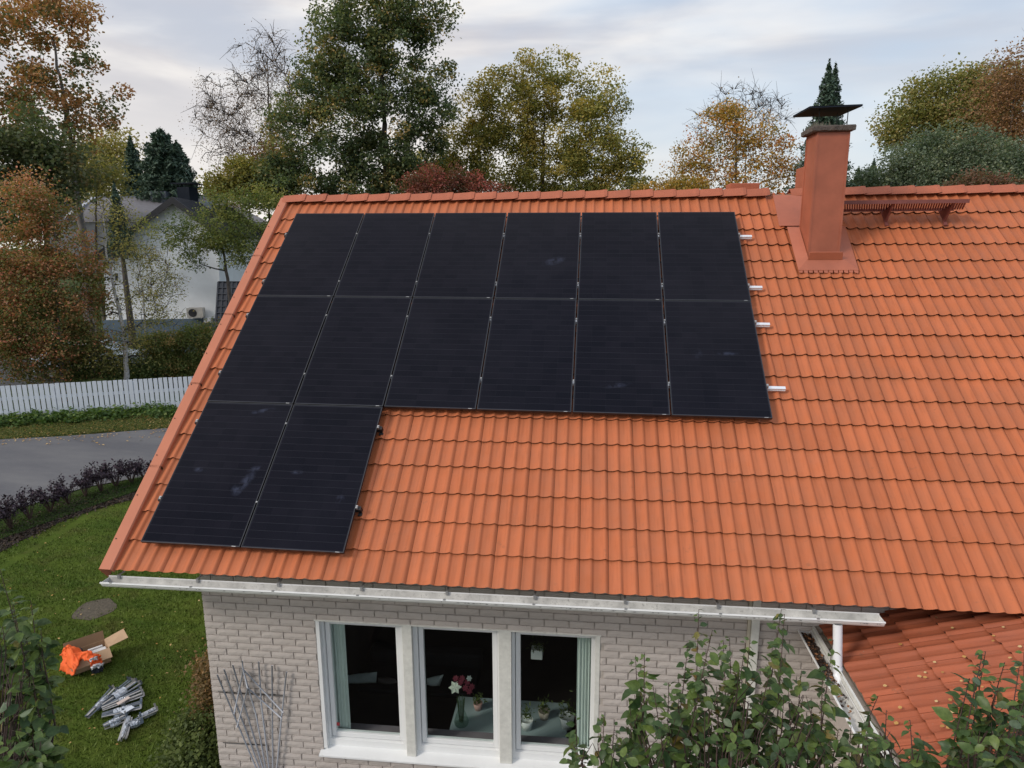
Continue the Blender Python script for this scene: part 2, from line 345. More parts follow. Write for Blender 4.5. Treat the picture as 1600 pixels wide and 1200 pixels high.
LF = dict(
 maple=leafmat('maple_leaf', [(0,(0.108,0.152,0.074)),(.35,(0.183,0.183,0.089)),(.55,(0.490,0.231,0.100)),(.8,(0.620,0.306,0.152)),(1,(0.620,0.399,0.186))]),
 redtree=leafmat('red_green_leaf', [(0,(0.103,0.135,0.043)),(.4,(0.208,0.208,0.068)),(.62,(0.365,0.208,0.086)),(.85,(0.620,0.208,0.121)),(1,(0.620,0.365,0.243))]),
 birch=leafmat('birch_leaf', [(0,(0.149,0.149,0.060)),(.5,(0.322,0.286,0.088)),(1,(0.594,0.421,0.134))]),
 oak=leafmat('oak_leaf', [(0,(0.066,0.098,0.055)),(.5,(0.140,0.183,0.086)),(.85,(0.285,0.270,0.107)),(1,(0.500,0.340,0.136))]),
 yellowgreen=leafmat('yellow_green_leaf', [(0,(0.145,0.162,0.053)),(.4,(0.289,0.277,0.081)),(.75,(0.492,0.379,0.105)),(1,(0.620,0.447,0.131))]),
 golden=leafmat('golden_leaf', [(0,(0.186,0.186,0.056)),(.4,(0.449,0.299,0.075)),(.75,(0.620,0.336,0.084)),(1,(0.620,0.242,0.084))]),
 brown=leafmat('brown_leaf', [(0,(0.143,0.099,0.063)),(.5,(0.269,0.153,0.086)),(1,(0.448,0.234,0.108))]),
 red=leafmat('red_leaf', [(0,(0.097,0.097,0.048)),(.4,(0.251,0.107,0.077)),(1,(0.482,0.126,0.107))]),
 apple=leafmat('apple_tree_leaf', [(0,(0.085,0.125,0.051)),(.5,(0.183,0.220,0.071)),(1,(0.364,0.335,0.102))]),
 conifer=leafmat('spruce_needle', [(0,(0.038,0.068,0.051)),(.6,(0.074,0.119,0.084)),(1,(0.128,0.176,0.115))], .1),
 olive=leafmat('olive_leaf', [(0,(0.147,0.168,0.059)),(.5,(0.261,0.259,0.086)),(1,(0.443,0.325,0.121))]),
 willow=leafmat('grey_willow_leaf', [(0,(0.087,0.125,0.085)),(.5,(0.163,0.204,0.138)),(1,(0.325,0.350,0.225))]),
 purple=leafmat('dark_purple_leaf', [(0,(0.019,0.014,0.022)),(.6,(0.041,0.026,0.041)),(1,(0.078,0.050,0.066))], .15),
 hedge=leafmat('hedge_leaf', [(0,(0.071,0.101,0.034)),(.5,(0.156,0.198,0.056)),(.85,(0.281,0.254,0.085)),(1,(0.479,0.281,0.112))]),
 bronze=leafmat('bronze_hedge_leaf', [(0,(0.086,0.086,0.035)),(.5,(0.202,0.138,0.064)),(1,(0.374,0.215,0.102))]),
 cover=leafmat('ground_cover_leaf', [(0,(0.047,0.087,0.023)),(.6,(0.103,0.173,0.047)),(1,(0.205,0.252,0.063))]),
 near=leafmat('apple_leaf_near', [(0,(0.048,0.089,0.032)),(.5,(0.086,0.141,0.040)),(.9,(0.155,0.216,0.057)),(1,(0.259,0.177,0.048))], .25, .42, back=(.15,.20,.12), spots=True),
 mulch=leafmat('mulch_bits', [(0,(0.022,0.016,0.012)),(.85,(0.060,0.040,0.030)),(1,(0.160,0.100,0.050))], .05),
 litter=leafmat('fallen_leaf_yellow', [(0,(0.280,0.120,0.035)),(.5,(0.500,0.290,0.090)),(1,(0.620,0.460,0.240))], .1),
)

# ------------------------------------------------------------------ ground
def struct(o, k='structure'): o['kind'] = k; return o
g1 = np.sinh(np.linspace(-6.2, 6.2, 161)) / math.sinh(6.2) * 2200
X, Y = np.meshgrid(g1 + CAM[0] - 4, g1 + CAM[1] + 12)
V = np.stack([X, Y, ground_z(X, Y) - .012], -1).reshape(-1, 3); n_ = 161
I = np.arange(n_*n_).reshape(n_, n_); FQ = np.stack([I[:-1,:-1], I[:-1,1:], I[1:,1:], I[1:,:-1]], -1).reshape(-1, 4)
link('ground', np_mesh('ground', V, FQ, GRASSM, smooth=True), kind='structure')
def strip(name, A, B, m, lift, nu=60, nv=14):
    """a sheet draped on the ground between two polylines"""
    def res(P, n):
        P = np.array(P, float)[:, :2]; d = np.r_[0, np.cumsum(np.linalg.norm(np.diff(P, axis=0), axis=1))]; s = np.linspace(0, d[-1], n)
        return np.stack([np.interp(s, d, P[:,0]), np.interp(s, d, P[:,1])], 1)
    a, b = res(A, nu), res(B, nu); t = np.linspace(0, 1, nv)[None, :, None]; G = a[:,None]*(1-t) + b[:,None]*t
    V = np.concatenate([G, (ground_z(G[...,0], G[...,1]) + lift)[..., None]], -1).reshape(-1, 3)
    I = np.arange(nu*nv).reshape(nu, nv); Fq = np.stack([I[:-1,:-1], I[1:,:-1], I[1:,1:], I[:-1,1:]], -1).reshape(-1, 4)
    return link(name, np_mesh(name, V, Fq, m, smooth=True), kind='structure')
def ext(P, a, b):
    P = [np.array(p[:2], float) for p in P]; d0 = P[0]-P[1]; d1 = P[-1]-P[-2]
    return [P[0] + d0/np.linalg.norm(d0)*a] + P + [P[-1] + d1/np.linalg.norm(d1)*b]
road_near = ext([gp(0,806), gp(60,784), gp(140,760), gp(230,745)], 14, 30)
road_far = ext([gp(0,687), gp(100,682), gp(190,675), gp(265,669)], 14, 30)
strip('road', road_near, road_far, ASPH, .012)
bed_a = ext([gp(0,832), gp(50,808), gp(80,797), gp(110,785), gp(140,779), gp(170,768), gp(228,760)], 8, 12)
bed_b = ext([gp(0,864), gp(30,845), gp(55,837), gp(85,820), gp(115,809), gp(145,797), gp(175,789), gp(222,778)], 8, 12)
strip('planting_bed', bed_b, bed_a, SOIL, .020, nv=4)
strip('lawn', [(-16, -9), (8, -9)], [b for b in bed_b[:-1]] + [np.array((.3, 13.))], LAWN, .006, nu=40, nv=30)
strip('planting_bed', [(-.2, -6.2), (11, -6.2)], [(-.2, .35), (11, .35)], SOIL, .022, nu=12, nv=8)  # out of view; dark bed added so the windows don't reflect green lawn
strip('driveway', [gp(-60,612)[:2], gp(105,603)[:2]], [gp(-60,555)[:2], gp(140,560)[:2]], mat('dark_driveway', (.045,.045,.05), .9, .2, 3), .010, nu=10, nv=6)
pc = gp(148, 953); ring = [(pc[0]+(.36+.03*math.sin(3*a+1))*math.cos(a), pc[1]+(.36+.03*math.sin(5*a))*math.sin(a))  for a in np.linspace(0, 2*PI, 28, endpoint=False)]
ring = [(x, y, float(ground_z(x, y))+.014) for x, y in ring]
m = MB(); m.add([(pc[0], pc[1], float(ground_z(pc[0], pc[1]))+.03)] + ring, [(0, i+1, (i+1)%28+1) for i in range(28)]); m.build('soil_patch', GRAVEL, smooth=True, kind='structure')
# short grass on the lawn in view
nb = 120000
bx_ = rng.uniform(-8.2, .4, nb); by_ = rng.uniform(-1., 12., nb)
bb = np.array([b[:2] for b in bed_b]); bb = bb[np.argsort(bb[:,0])]
keep = ~((bx_ > -.2) & (by_ < .35)) & (by_ < np.interp(bx_, bb[:,0], bb[:,1]) - .05) & (np.hypot(bx_-pc[0], by_-pc[1]) > .34 + .08*rng.normal(size=nb)) & (rng.random(nb) < np.clip(1.25 - by_/16, .35, 1))
bx_, by_ = bx_[keep], by_[keep]; nb = len(bx_); hgt = rng.uniform(.025, .065, nb); an = rng.uniform(0, 2*PI, nb); wd = rng.uniform(.006, .013, nb); le = rng.normal(0, .02, (nb, 2))
bz = ground_z(bx_, by_)
c_, s_ = np.cos(an)*wd, np.sin(an)*wd
V = np.stack([np.stack([bx_-c_, by_-s_, bz], -1), np.stack([bx_+c_, by_+s_, bz], -1), np.stack([bx_+le[:,0], by_+le[:,1], bz+hgt], -1)], 1).reshape(-1, 3)
link('grass', np_mesh('grass', V, np.arange(nb*3).reshape(-1, 3), BLADE), label='short green grass of the lawn beside the house', cat='grass', kind='stuff')

def leaf_cloud(P, size, tint, flat=.0, aspect=.62):
    """diamond leaves at points P with random facing; returns V, F, T"""
    n = len(P); d = rng.normal(size=(n, 3)); d[:,2] = np.abs(d[:,2]) + flat; d /= np.linalg.norm(d, axis=1)[:,None]
    t = rng.normal(size=(n, 3)); a = np.cross(d, t); a /= np.linalg.norm(a, axis=1)[:,None]; b = np.cross(d, a)
    s = (size*rng.uniform(.6, 1.35, n))[:,None]; a = a*s*.5; b = b*s*.5*aspect
    V = np.stack([P-a, P+b+d*s*.08, P+a, P-b+d*s*.08], 1).reshape(-1, 3)
    return V, np.arange(4*n).reshape(-1, 4), np.repeat(np.clip(tint, 0, 1), 4)
def litter(name, label, pts, n, size):
    P = np.array([list(p)[:2] for p in pts]); i = rng.integers(0, len(P)-1, n); t = rng.random((n, 1)); q = P[i]*(1-t) + P[i+1]*t
    q[:, :2] += rng.normal(0, .5, (n, 2)); z = ground_z(q[:,0], q[:,1]) + .035
    Vv, Ff, T = leaf_cloud(np.c_[q[:,0], q[:,1], z], size, rng.random(n), 4.)
    return link(name, np_mesh(name, Vv, Ff, LF['litter'], T), label=label, cat='leaf litter', kind='stuff')
q_ = []
for i in range(len(bed_b)-1):
    for t_ in rng.random(900): 
        w_ = rng.random(); a_ = np.array(bed_b[i][:2])*(1-t_) + np.array(bed_b[i+1][:2])*t_; j_ = min(i, len(bed_a)-2); c_ = a_ + (np.array(bed_a[j_][:2]) - np.array(bed_b[j_][:2]))*w_*1.05
        q_.append(c_)
q_ = np.array(q_) + rng.normal(0, .09, (len(q_), 2)); Vv, Ff, T = leaf_cloud(np.c_[q_, ground_z(q_[:,0], q_[:,1]) + rng.uniform(.015, .05, len(q_))], .055, rng.random(len(q_)), 1.)
link('bark_mulch', np_mesh('bark_mulch', Vv, Ff, LF['mulch'], T), label='dark bark mulch in the bed between lawn and purple shrubs', cat='mulch', kind='stuff')
litter('leaf_litter', 'scattered fallen yellow leaves along both edges of the grey road', [list(p) for p in road_far[1:-1]] + [list(p) for p in [gp(240,640), gp(0,672)]], 520, .075)
litter('leaf_litter', 'few fallen yellow leaves lying on the lawn grass', [gp(20,900)[:2].tolist(), gp(250,960)[:2].tolist(), gp(250,1100)[:2].tolist(), gp(120,1150)[:2].tolist(), gp(60,840)[:2].tolist()], 70, .045)

# ------------------------------------------------------------------ brick house
house = empty('brick_house', (4, 5, -3.7), 'grey brick house with orange tiled roof, solar panels and red chimney', 'house')
YW = .45; WX0, WX1, WZ0, WZ1 = 1.715, 4.99, -2.80, -1.106
HX0, HX1, HYB = .357, 15., 9.9
RV = 6.36; RY = RV*CT - OFF*ST; RZ = RV*ST + OFF*CT            # ridge of the tile plane
def ztile(y): return (y + OFF*ST)/CT*ST + OFF*CT                 # tile plane height at y
m = MB(); yo, yi = YW+.007, YW+.32
top = ztile(YW) - .14
for (x0, x1, z0, z1) in ((HX0+.018, WX0, -3.9, top), (WX1, HX1, -3.9, top), (WX0, WX1, -3.9, WZ0-.02), (WX0, WX1, WZ1, top)):
    m.box(x0, x1, yo, yi, z0, z1)
gx0, gx1 = HX0+.018, HX0+.3
m.prism([(gx0, yi, -3.9), (gx0, HYB, -3.9), (gx0, HYB, top), (gx0, RY, RZ-.3), (gx0, yi, top+.1)], (.28, 0, 0))
m.box(gx1, HX1, HYB-.3, HYB, -3.9, top)
wall = m.build('wall', MORTAR, house)
# bricks: rough split faces, four shapes shared
def brick_mesh(w, h, seed):
    r = random.Random(seed); nx = 6 if w > .2 else 3; m = MB(); vs = []; fs = []
    for j in range(3):
        for i in range(nx+1):
            ed = i in (0, nx) or j in (0, 2)
            vs.append((w*i/nx + (0 if i in (0, nx) else r.uniform(-.01, .01)), (-.006 if ed else -.010) - r.uniform(0, .003), h*j/2 + r.uniform(-.0018, .0018)))
    fs = [(j*(nx+1)+i, j*(nx+1)+i+1, (j+1)*(nx+1)+i+1, (j+1)*(nx+1)+i) for j in range(2) for i in range(nx)]
    k = len(vs); vs += [(0,.02,0), (w,.02,0), (w,.02,h), (0,.02,h)]
    fs += [(k, k+1) + tuple(range(nx, -1, -1)), (k+3,) + tuple(range(2*(nx+1), 3*(nx+1))) + (k+2,),
           (k, 0, nx+1, 2*(nx+1), k+3), (k+1, k+2, 3*(nx+1)-1, 2*(nx+1)-1, nx)]
    m.add(vs, fs); return m
BP, CP = .277, .0855; bw, bh = BP-.012, CP-.013
forms = {w: [brick_mesh(w, bh, s+int(w*900)).mesh('brick', BRICK) for s in range(4)] for w in (round(bw,3), round(bw/2,3), round(bw/3,3))}
def near_form(w): return min(forms, key=lambda k: abs(k-w))
bricks = []
row = 0; z = WZ1 - CP*24
while z < top:
    for x0, x1 in (((HX0, WX0-.004), (WX1+.004, 10.6)) if (WZ0-.05 < z+.04 < WZ1) else ((HX0, 10.6),)):
        off = [0, .5, .12, .62][row % 4]; x = HX0 - off*BP
        while x < x1:
            a, b = max(x, x0), min(x+bw, x1)
            if b-a > .03: bricks.append((a, b-a, z))
            x += BP
    row += 1; z += CP
vis = sorted([b for b in bricks if b[0] < 7.3 and b[2] > -3.25], key=lambda b: (Vector((b[0], YW, b[2])) - Vector(CAM)).length)
vis = [b for b in vis if b[2] < -.45]
first = set(id(b) for b in vis[:300]); rest = MB()
for b in bricks:
    x, w, z = b; jit = random.uniform(-.003, .003); Mx = Matrix.Translation((x, YW+jit, z))
    k = near_form(w); Mx = Mx @ Matrix.Diagonal((w/k, 1, 1, 1)); me = random.choice(forms[k])
    if id(b) in first: inst('brick', me, Mx, wall)
    else: rest.add([v.co for v in me.vertices], [tuple(p.vertices) for p in me.polygons], Mx)
rest.build('brick_rows', BRICK, wall, kind='stuff')
# the gable side of the wall, brick courses joined
m = MB()
for r_ in range(40):
    y = .47 + (0 if r_ % 2 else BP/2); zz = -3.65 + r_*CP
    while y < HYB-.3 and zz < top:
        m.box(gx0-.018, gx0+.01, y, y+bw, zz, zz+bh); y += BP
m.build('brick_rows', BRICK, wall, kind='stuff')

# --- roof: deck, tiles
m = MB(); dk = -.10
for sgn in (1,):
    m.add([S(-.30, -.20, OFF-.13), S(15, -.20, OFF-.13), S(15, RV, OFF-.13), S(-.30, RV, OFF-.13), S(-.30, -.20, OFF-.05), S(15, -.20, OFF-.05), S(15, RV, OFF-.05), S(-.30, RV, OFF-.05)],
          [(0,3,2,1),(4,5,6,7),(0,1,5,4),(1,2,6,5),(2,3,7,6),(3,0,4,7)])
b0 = [(x, 2*RY-p.y, p.z) for x in (-.30, 15) for p in (S(0, -.20, OFF-.05), S(0, RV, OFF-.05))]
m.add([b0[0], b0[1], b0[3], b0[2]] + [(x, y, z-.08) for x, y, z in (b0[0], b0[1], b0[3], b0[2])], [(0,1,2,3),(4,7,6,5),(0,4,5,1),(1,5,6,2),(2,6,7,3),(3,7,4,0)])
roof = m.build('roof', [WOOD], house)
EDGE = mat('dirt_shadow_tile_edge', (.060, .022, .014), .9, .3, 12)  # tile front faces: course shadow line and dirt put into one dark colour
TW, GA, V0 = .295, .3579, -.2895
def tile_mesh(name, mt, L=.40, tilt=.028, lift=0.):
    prof = []
    for w in range(2):
        for i in range(8):
            t = i/7*.998 if i < 7 else .985
            t = [0, .16, .34, .52, .66, .78, .88, .985][i]
            if t < .40: h = -.004*math.sin(t/.4*PI)
            elif t < .78: h = .026*(.5-.5*math.cos((t-.40)/.38*PI))
            else: h = .026*(.5+.5*math.cos((t-.78)/.205*PI))
            prof.append(((w+t)*TW/2, h))
    prof[-1] = (TW-.003, .001)
    n = len(prof); vs = []
    for (y, dz) in ((0, tilt), (L, 0)):
        vs += [(x, y, h+dz) for x, h in prof]
    vs += [(x, .012, h+tilt-.022) for x, h in prof] + [(x, 0, h+tilt) for x, h in prof]
    fs = [(i, i+1, n+i+1, n+i) for i in range(n-1)] + [(2*n+i, 2*n+i+1, 3*n+i+1, 3*n+i) for i in range(n-1)]
    k = len(vs); vs += [(.0, L, -.012), (TW-.003, L, -.012), (0, 0, tilt), (TW-.003, 0, tilt), (0, L, 0), (TW-.003, L, 0)]
    fs += [(2*n, k+2, k+4, k), (k+3, 3*n-1, k+1, k+5)]
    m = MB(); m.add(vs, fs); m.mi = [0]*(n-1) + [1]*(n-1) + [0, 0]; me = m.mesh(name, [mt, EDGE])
    me.polygons.foreach_set('use_smooth', [i < n-1 for i in range(len(fs))]); return me
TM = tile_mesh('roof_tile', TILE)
XT0 = -.262
def px(p):
    q = CM.T @ (np.array(p) - CAM); return 800 + F*q[0]/-q[2], 600 - F*q[1]/-q[2]
RX = Matrix.Rotation(TH, 4, 'X')
def covered(u, v):
    return (0 < u+.3 and u < 2.0 and -.05 < v and v+.33 < 2*1.937) or (0 < u and u < 6.6 and 1.95 < v and v < 5.5)
tiles = []
for k in range(18):
    for i in range(50):
        u = XT0 + i*TW; v = V0 + k*GA
        tiles.append((u, v, k))
cand = []
for t_ in tiles:
    c = S(t_[0]+.15, t_[1]+.18, OFF); x, y = px(c)
    if -20 < x < 1620 and 0 < y < 1210 and not covered(t_[0], t_[1]): cand.append(((Vector(CAM)-c).length, t_))
cand.sort(key=lambda a: a[0]); keepers = set(c[1] for c in cand[:300]); rest = MB()
tv = [v.co.copy() for v in TM.vertices]; tf = [tuple(p.vertices) for p in TM.polygons]; tmi = [p.material_index for p in TM.polygons]; tsm = [p.use_smooth for p in TM.polygons]; sm = []
for t_ in tiles:
    u, v, k = t_
    L_ = .40 if k < 17 else .555
    Mx = Matrix.Translation(S(u, v, OFF-.030+random.uniform(-.002, .002))) @ RX @ Matrix.Rotation(random.uniform(-.003, .003), 4, 'Z') @ Matrix.Diagonal((1, L_/.40, 1, 1))
    if t_ in keepers: inst('roof_tile', TM, Mx, roof)
    else: rest.add(tv, tf, Mx); rest.mi[-len(tf):] = tmi; sm += tsm
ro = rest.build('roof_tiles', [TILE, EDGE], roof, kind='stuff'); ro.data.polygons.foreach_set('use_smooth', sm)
# back slope tiles, joined
rest = MB(); sm = []
for k in range(18):
    for i in range(0, 50):
        p = S(XT0 + i*TW, V0 + k*GA, OFF-.026)
        Mx = Matrix.Translation((p.x+TW, 2*RY-p.y, p.z)) @ Matrix.Rotation(PI, 4, 'Z') @ RX @ Matrix.Diagonal((1, 1 if k < 17 else 1.38, 1, 1)); rest.add(tv, tf, Mx); rest.mi[-len(tf):] = tmi; sm += tsm
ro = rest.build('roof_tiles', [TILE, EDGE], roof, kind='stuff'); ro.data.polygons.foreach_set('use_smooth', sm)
# ridge tiles
def ridge_mesh():
    m = MB(); out = []
    L = .40
    def sec(x, w, z): return [(x, -w, z-w*.74), (x, -w*.80, z-w*.50), (x, -w*.26, z+.002), (x, w*.26, z+.002), (x, w*.80, z-.50*w), (x, w, z-w*.74)]
    rows = [sec(0, .150, .0), sec(.30, .160, .016), sec(.352, .166, .024), sec(L, .146, .022)]
    vs = [p for r in rows for p in r]
    # the end lip is cut back towards its corners
    fs = [(r*6+i, r*6+i+1, (r+1)*6+i+1, (r+1)*6+i) for r in range(3) for i in range(5)]
    n = len(vs); vs += [(x, y*.9, z-.020) for x, y, z in rows[3]] + [(x, y*.97, z-.018) for x, y, z in rows[0]]
    fs += [(18+i, 18+i+1, n+i+1, n+i) for i in range(5)] + [(i+1, i, n+6+i, n+6+i+1) for i in range(5)]
    m.add(vs, fs); return m.mesh('ridge_tile', RIDGE)
RMESH = ridge_mesh(); RP = .358; RTOP = RZ + .040
k = 0; u = -.33
while u < 14.6:
    if not (7.72 < u+.2 < 8.1):
        inst('ridge_tile', RMESH, Matrix.Translation((u, RY, RTOP + random.uniform(-.003, .003))) @ Matrix.Rotation(random.uniform(-.012, .004), 4, 'Y'), roof)
    u += RP
# verge sheets along the left edge
vv = [-.305, .98, 2.26, 3.54, 4.82, 6.30]
for a, b in zip(vv[:-1], vv[1:]):
    m = MB(); u0, u1 = -.385, -.235
    pr = [(u0, OFF+.030), (u0+.018, OFF+.046), (u1-.012, OFF+.040), (u1, OFF+.024), (u1, OFF-.03), (u1-.006, OFF-.03), (u1-.008, OFF+.018), (u0+.012, OFF+.026), (u0+.01, OFF-.17), (u0, OFF-.17)]
    m.prism([S(x, a, o) for x, o in pr], S(0, b-a+.03, 0)); vcap = m.build('verge_cap', VERGE, roof)
ms = MB()
for v in np.arange(.05, 6.2, .55): ms.tube([S(-.345, v, OFF+.044), S(-.345, v, OFF+.052)], .007, 6)
ms.build('screw_row', BLACKMETAL, roof, kind='stuff')

# --- gutter
def gutter(name, a, b, down, out, parent, mt, w=.135, d=.07):
    """trough from a to b; out: unit vector to the open front"""
    a, b, out = Vector(a), Vector(b), Vector(out); pr = []
    for i in range(9):
        t = PI*i/8; pr.append((-math.cos(t)*w/2, -math.sin(t)*d))
    prof = [(-w/2-.002, .020)] + pr + [(w/2+.006, -.006), (w/2+.016, .002), (w/2+.012, .014), (w/2, .012)]
    inn = [(x*.965, y+.005) for x, y in reversed(prof[1:-2])] + [(-w/2+.002, .020)]
    full = prof + inn
    m = MB(); m.prism([a + out*x + Vector((0,0,z)) for x, z in full], b-a)
    for e in (a, b):
        m.prism([e + out*x*.97 + Vector((0,0,z)) for x, z in pr], (b-a).normalized()*.004)
    g_ = m.build(name, mt, parent, smooth=False)
    lin = [(x*.93, y+.009) for x, y in pr[:8]] ; m = MB(); q_ = (b-a); d_ = q_.normalized()*.006
    m.add([a + d_ + out*x + Vector((0,0,z)) for x, z in lin] + [b - d_ + out*x + Vector((0,0,z)) for x, z in lin], [(i, i+1, i+9, i+8) for i in range(7)])
    m.build('gutter_shade', GUTSHADE, g_, smooth=True); return g_
GUTSHADE = mat('grey_gutter_shade', (.52, .51, .48), .8, .3, 5, fine=30)  # shade from the tiles above, painted as mottled grey inside the gutter
GY = -.165; GZT = -.385
gut = gutter('gutter', (-.345, GY, GZT), (7.63, GY, GZT), 0, (0, -1, 0), house, GUT)
for gx_ in np.arange(-.22, 7.7, .905):
    m = MB(); m.box(gx_-.014, gx_+.014, GY+.045, GY+.072, GZT-.005, GZT+.040); m.box(gx_-.010, gx_+.010, GY+.072, YW, GZT+.030, GZT+.038)
    m.box(gx_-.014, gx_+.014, GY-.082, GY-.066, GZT+.001, GZT+.017); m.build('gutter_bracket', STEEL, gut)
dl = MB()
for i in range(900):
    x = abs(random.gauss(0, 1)); x = 7.6 - x*3 if random.random() < .45 else random.uniform(-.2, 7.6)
    if x < -.2: continue
    x = max(-.2, x); r = random.uniform(.004, .014); y = GY - .046 + random.uniform(-.016, .022)
    dl.add([(x-r*2, y, GZT-.026), (x, y-r, GZT-.014), (x+r*2, y+.004, GZT-.030), (x, y+r, GZT-.026)], [(0,1,2,3)])
dl.build('gutter_debris', mat('rotting_leaf_litter', (.06, .04, .028), .95, .4, 30), gut, kind='stuff')
# downpipe to the wing gutter
pt_ = Vector(ony(1308, 985, GY-.03)); p1 = Vector(ony(1308.5, 1046, -.30)); pe = Vector(ony(1319, 1080, -.46))
pt_.z = GZT-.06; d1_ = (p1-pt_).normalized(); d2_ = (pe-p1).normalized()
m = MB(); m.tube([pt_, p1], .043, 18, cap=False)
m.tube([p1 - d1_*.03, p1 + d1_*.005, p1 + (d1_+d2_)*.028, p1 + (d1_+d2_)*.03 + d2_*.03, pe], .047, 18, cap=False)
m.tube([pe, pe - d2_*.012, pe - d2_*.07], [.047, .040, .038], 18, cap=False)
m.build('downpipe', PIPE, house, smooth=True)
x0 = ony(1172, 1000, YW-.03)[0]; x1 = ony(1184.5, 1000, YW-.03)[0]
MB().box(x0, x1, YW-.055, YW-.012, -3.7, GZT+.06).build('wall_trim', WHITE2, house, bevel=.004)
MB().box(x0-.035, x0-.004, YW-.03, YW-.012, -3.7, GZT+.06).build('wall_trim', mat('cream_wood', (.50,.45,.36), .7), house)

# --- windows
YF = YW+.06
panes = [(1.845, 2.632), (2.962, 3.766), (4.092, 4.893)]; opens = [(WX0, 2.76), (2.83, 3.87), (3.975, WX1)]
GL = NT('window_glass'); gt = GL.n('ShaderNodeBsdfTransparent'); gt.inputs[0].default_value = (.94, .97, .96, 1)
gg = GL.n('ShaderNodeBsdfGlossy'); gg.inputs['Roughness'].default_value = .02; gf = GL.n('ShaderNodeLayerWeight'); gf.inputs[0].default_value = .5; gfo = GL.math('ADD', GL.math('MULTIPLY', GL.math('POWER', gf.outputs['Facing'], 5.), .6), .025)
gm = GL.n('ShaderNodeMixShader'); GL.l(gfo, gm.inputs[0]); GL.l(gt.outputs[0], gm.inputs[1]); GL.l(gg.outputs[0], gm.inputs[2]); GL.l(gm.outputs[0], GL.o.inputs[0]); GL = GL.m
SEAL = mat('black_gasket', (.02, .02, .022), .6)
for (a, b), (oa, ob) in zip(panes, opens):
    z0, z1 = -2.645, -1.205
    m = MB()                                            # outer casing, stepping back to the sash
    def rect(m, xa, xb, za, zb, ia, ib, ja, jb, y0, y1):
        m.box(xa, ia, y0, y1, za, zb); m.box(ib, xb, y0, y1, za, zb); m.box(ia, ib, y0, y1, za, ja); m.box(ia, ib, y0, y1, jb, zb)
    rect(m, oa+.002, ob-.002, WZ0-.018, WZ1-.002, a-.062, b+.062, z0-.068, z1+.055, YF, YF+.12)
    win = m.build('window', WHITE, house, bevel=.003)
    m = MB(); rect(m, a-.056, b+.056, z0-.060, z1+.050, a-.002, b+.002, z0-.002, z1+.002, YF+.034, YF+.10)
    m.build('sash', WHITE, win, bevel=.005)
    m = MB(); rect(m, a-.0615, b+.0615, z0-.067, z1+.0545, a-.0565, b+.0565, z0-.0605, z1+.0505, YF+.05, YF+.06); m.build('gasket', SEAL, win)
    MB().box(a-.002, b+.002, YF+.062, YF+.068, z0-.002, z1+.002).build('pane', GL, win)
for a, b in ((2.742, 2.853), (3.855, 3.997)):
    MB().box(a, b, YW-.012, YF-.002, WZ0-.02, WZ1-.002).build('mullion', WHITE2, house, bevel=.004)
MB().box(WX0+.0, WX0+.045, YW-.004, YF-.002, WZ0, WZ1-.004).build('window_casing', WHITE, house, bevel=.003)
MB().box(WX1-.052, WX1, YW-.004, YF-.002, WZ0, WZ1-.004).build('window_casing', WHITE2, house, bevel=.003)
m = MB(); m.prism([(1.675, YW-.075, -2.845), (1.675, YW-.075, -2.868), (1.675, YW-.068, -2.868), (1.675, YF+.02, -2.83), (1.675, YF+.02, -2.795)], (3.37, 0, 0)); m.build('window_sill', WHITE, house, bevel=.002)
MB().box(WX0-.01, WX1+.01, YW-.016, YF-.004, WZ1-.003, WZ1+.012).build('window_head', WHITE2, house)

# --- chimney
CX0, CX1, CY0 = 7.868, 8.287, 3.717; CY1 = CY0+.46; CZT = 4.612
cz = ztile(CY0)-.1
ch = MB().box(CX0, CX1, CY0, CY1, cz, CZT).build('chimney', CHIM, house, bevel=.006)
m = MB()                                                # folded seams of the sheet cladding
m.box(CX0-.006, CX0+.022, CY0-.006, CY0+.012, cz+.1, CZT-.004); m.box(CX1-.02, CX1+.006, CY0-.006, CY0+.012, cz+.1, CZT-.004)
m.box(CX0-.008, CX0+.0, CY1-.03, CY1+.006, cz+.2, CZT-.004)
m.build('seam', CHIM, ch)
m = MB(); sl = []
for j, (e, z) in enumerate(((.035, CZT), (.058, CZT+.012), (.062, CZT+.062), (.045, CZT+.078))):
    sl.append([(CX0-.075+ (.062-e), CY0-.062+(.062-e), z), (CX1+.062-(.062-e), CY0-.062+(.062-e), z), (CX1+.062-(.062-e), CY1+.05-(.062-e), z), (CX0-.075+(.062-e), CY1+.05-(.062-e), z)])
vs = []; nseg = 8
for q in sl:
    for a in range(4):
        A, B = Vector(q[a]), Vector(q[(a+1)%4])
        for s in range(nseg): vs.append(A.lerp(B, s/nseg) + Vector([random.uniform(-.005, .005) for _ in range(3)]))
nn = 4*nseg; fs = [(r*nn+i, r*nn+(i+1)%nn, (r+1)*nn+(i+1)%nn, (r+1)*nn+i) for r in range(3) for i in range(nn)] + [tuple(reversed(range(nn))), tuple(range(3*nn, 4*nn))]
m.add(vs, fs); m.build('chimney_slab', CONC, ch)
moss = MB()
for i in range(170):
    x = CX0-.06 + abs(random.gauss(0, .09)); y = random.uniform(CY0-.05, CY1); h = random.uniform(.02, .07); r = .008
    if x > CX1: continue
    moss.add([(x-r, y, CZT+.07), (x+r, y, CZT+.07), (x+random.uniform(-.03, .03), y+.01, CZT+.07+h)], [(0,1,2)])
moss.build('moss', mat('grey_moss', (.14, .13, .10), .95, .3, 30), ch, kind='stuff')
m = MB(); kz = 4.905
m.prism([(7.715, 3.617, kz), (8.385, 3.617, kz+.008), (8.335, 4.315, kz+.006), (7.69, 4.315, kz)], (0, 0, .022)); m.build('chimney_cowl', CAPMETAL, ch, bevel=.006)
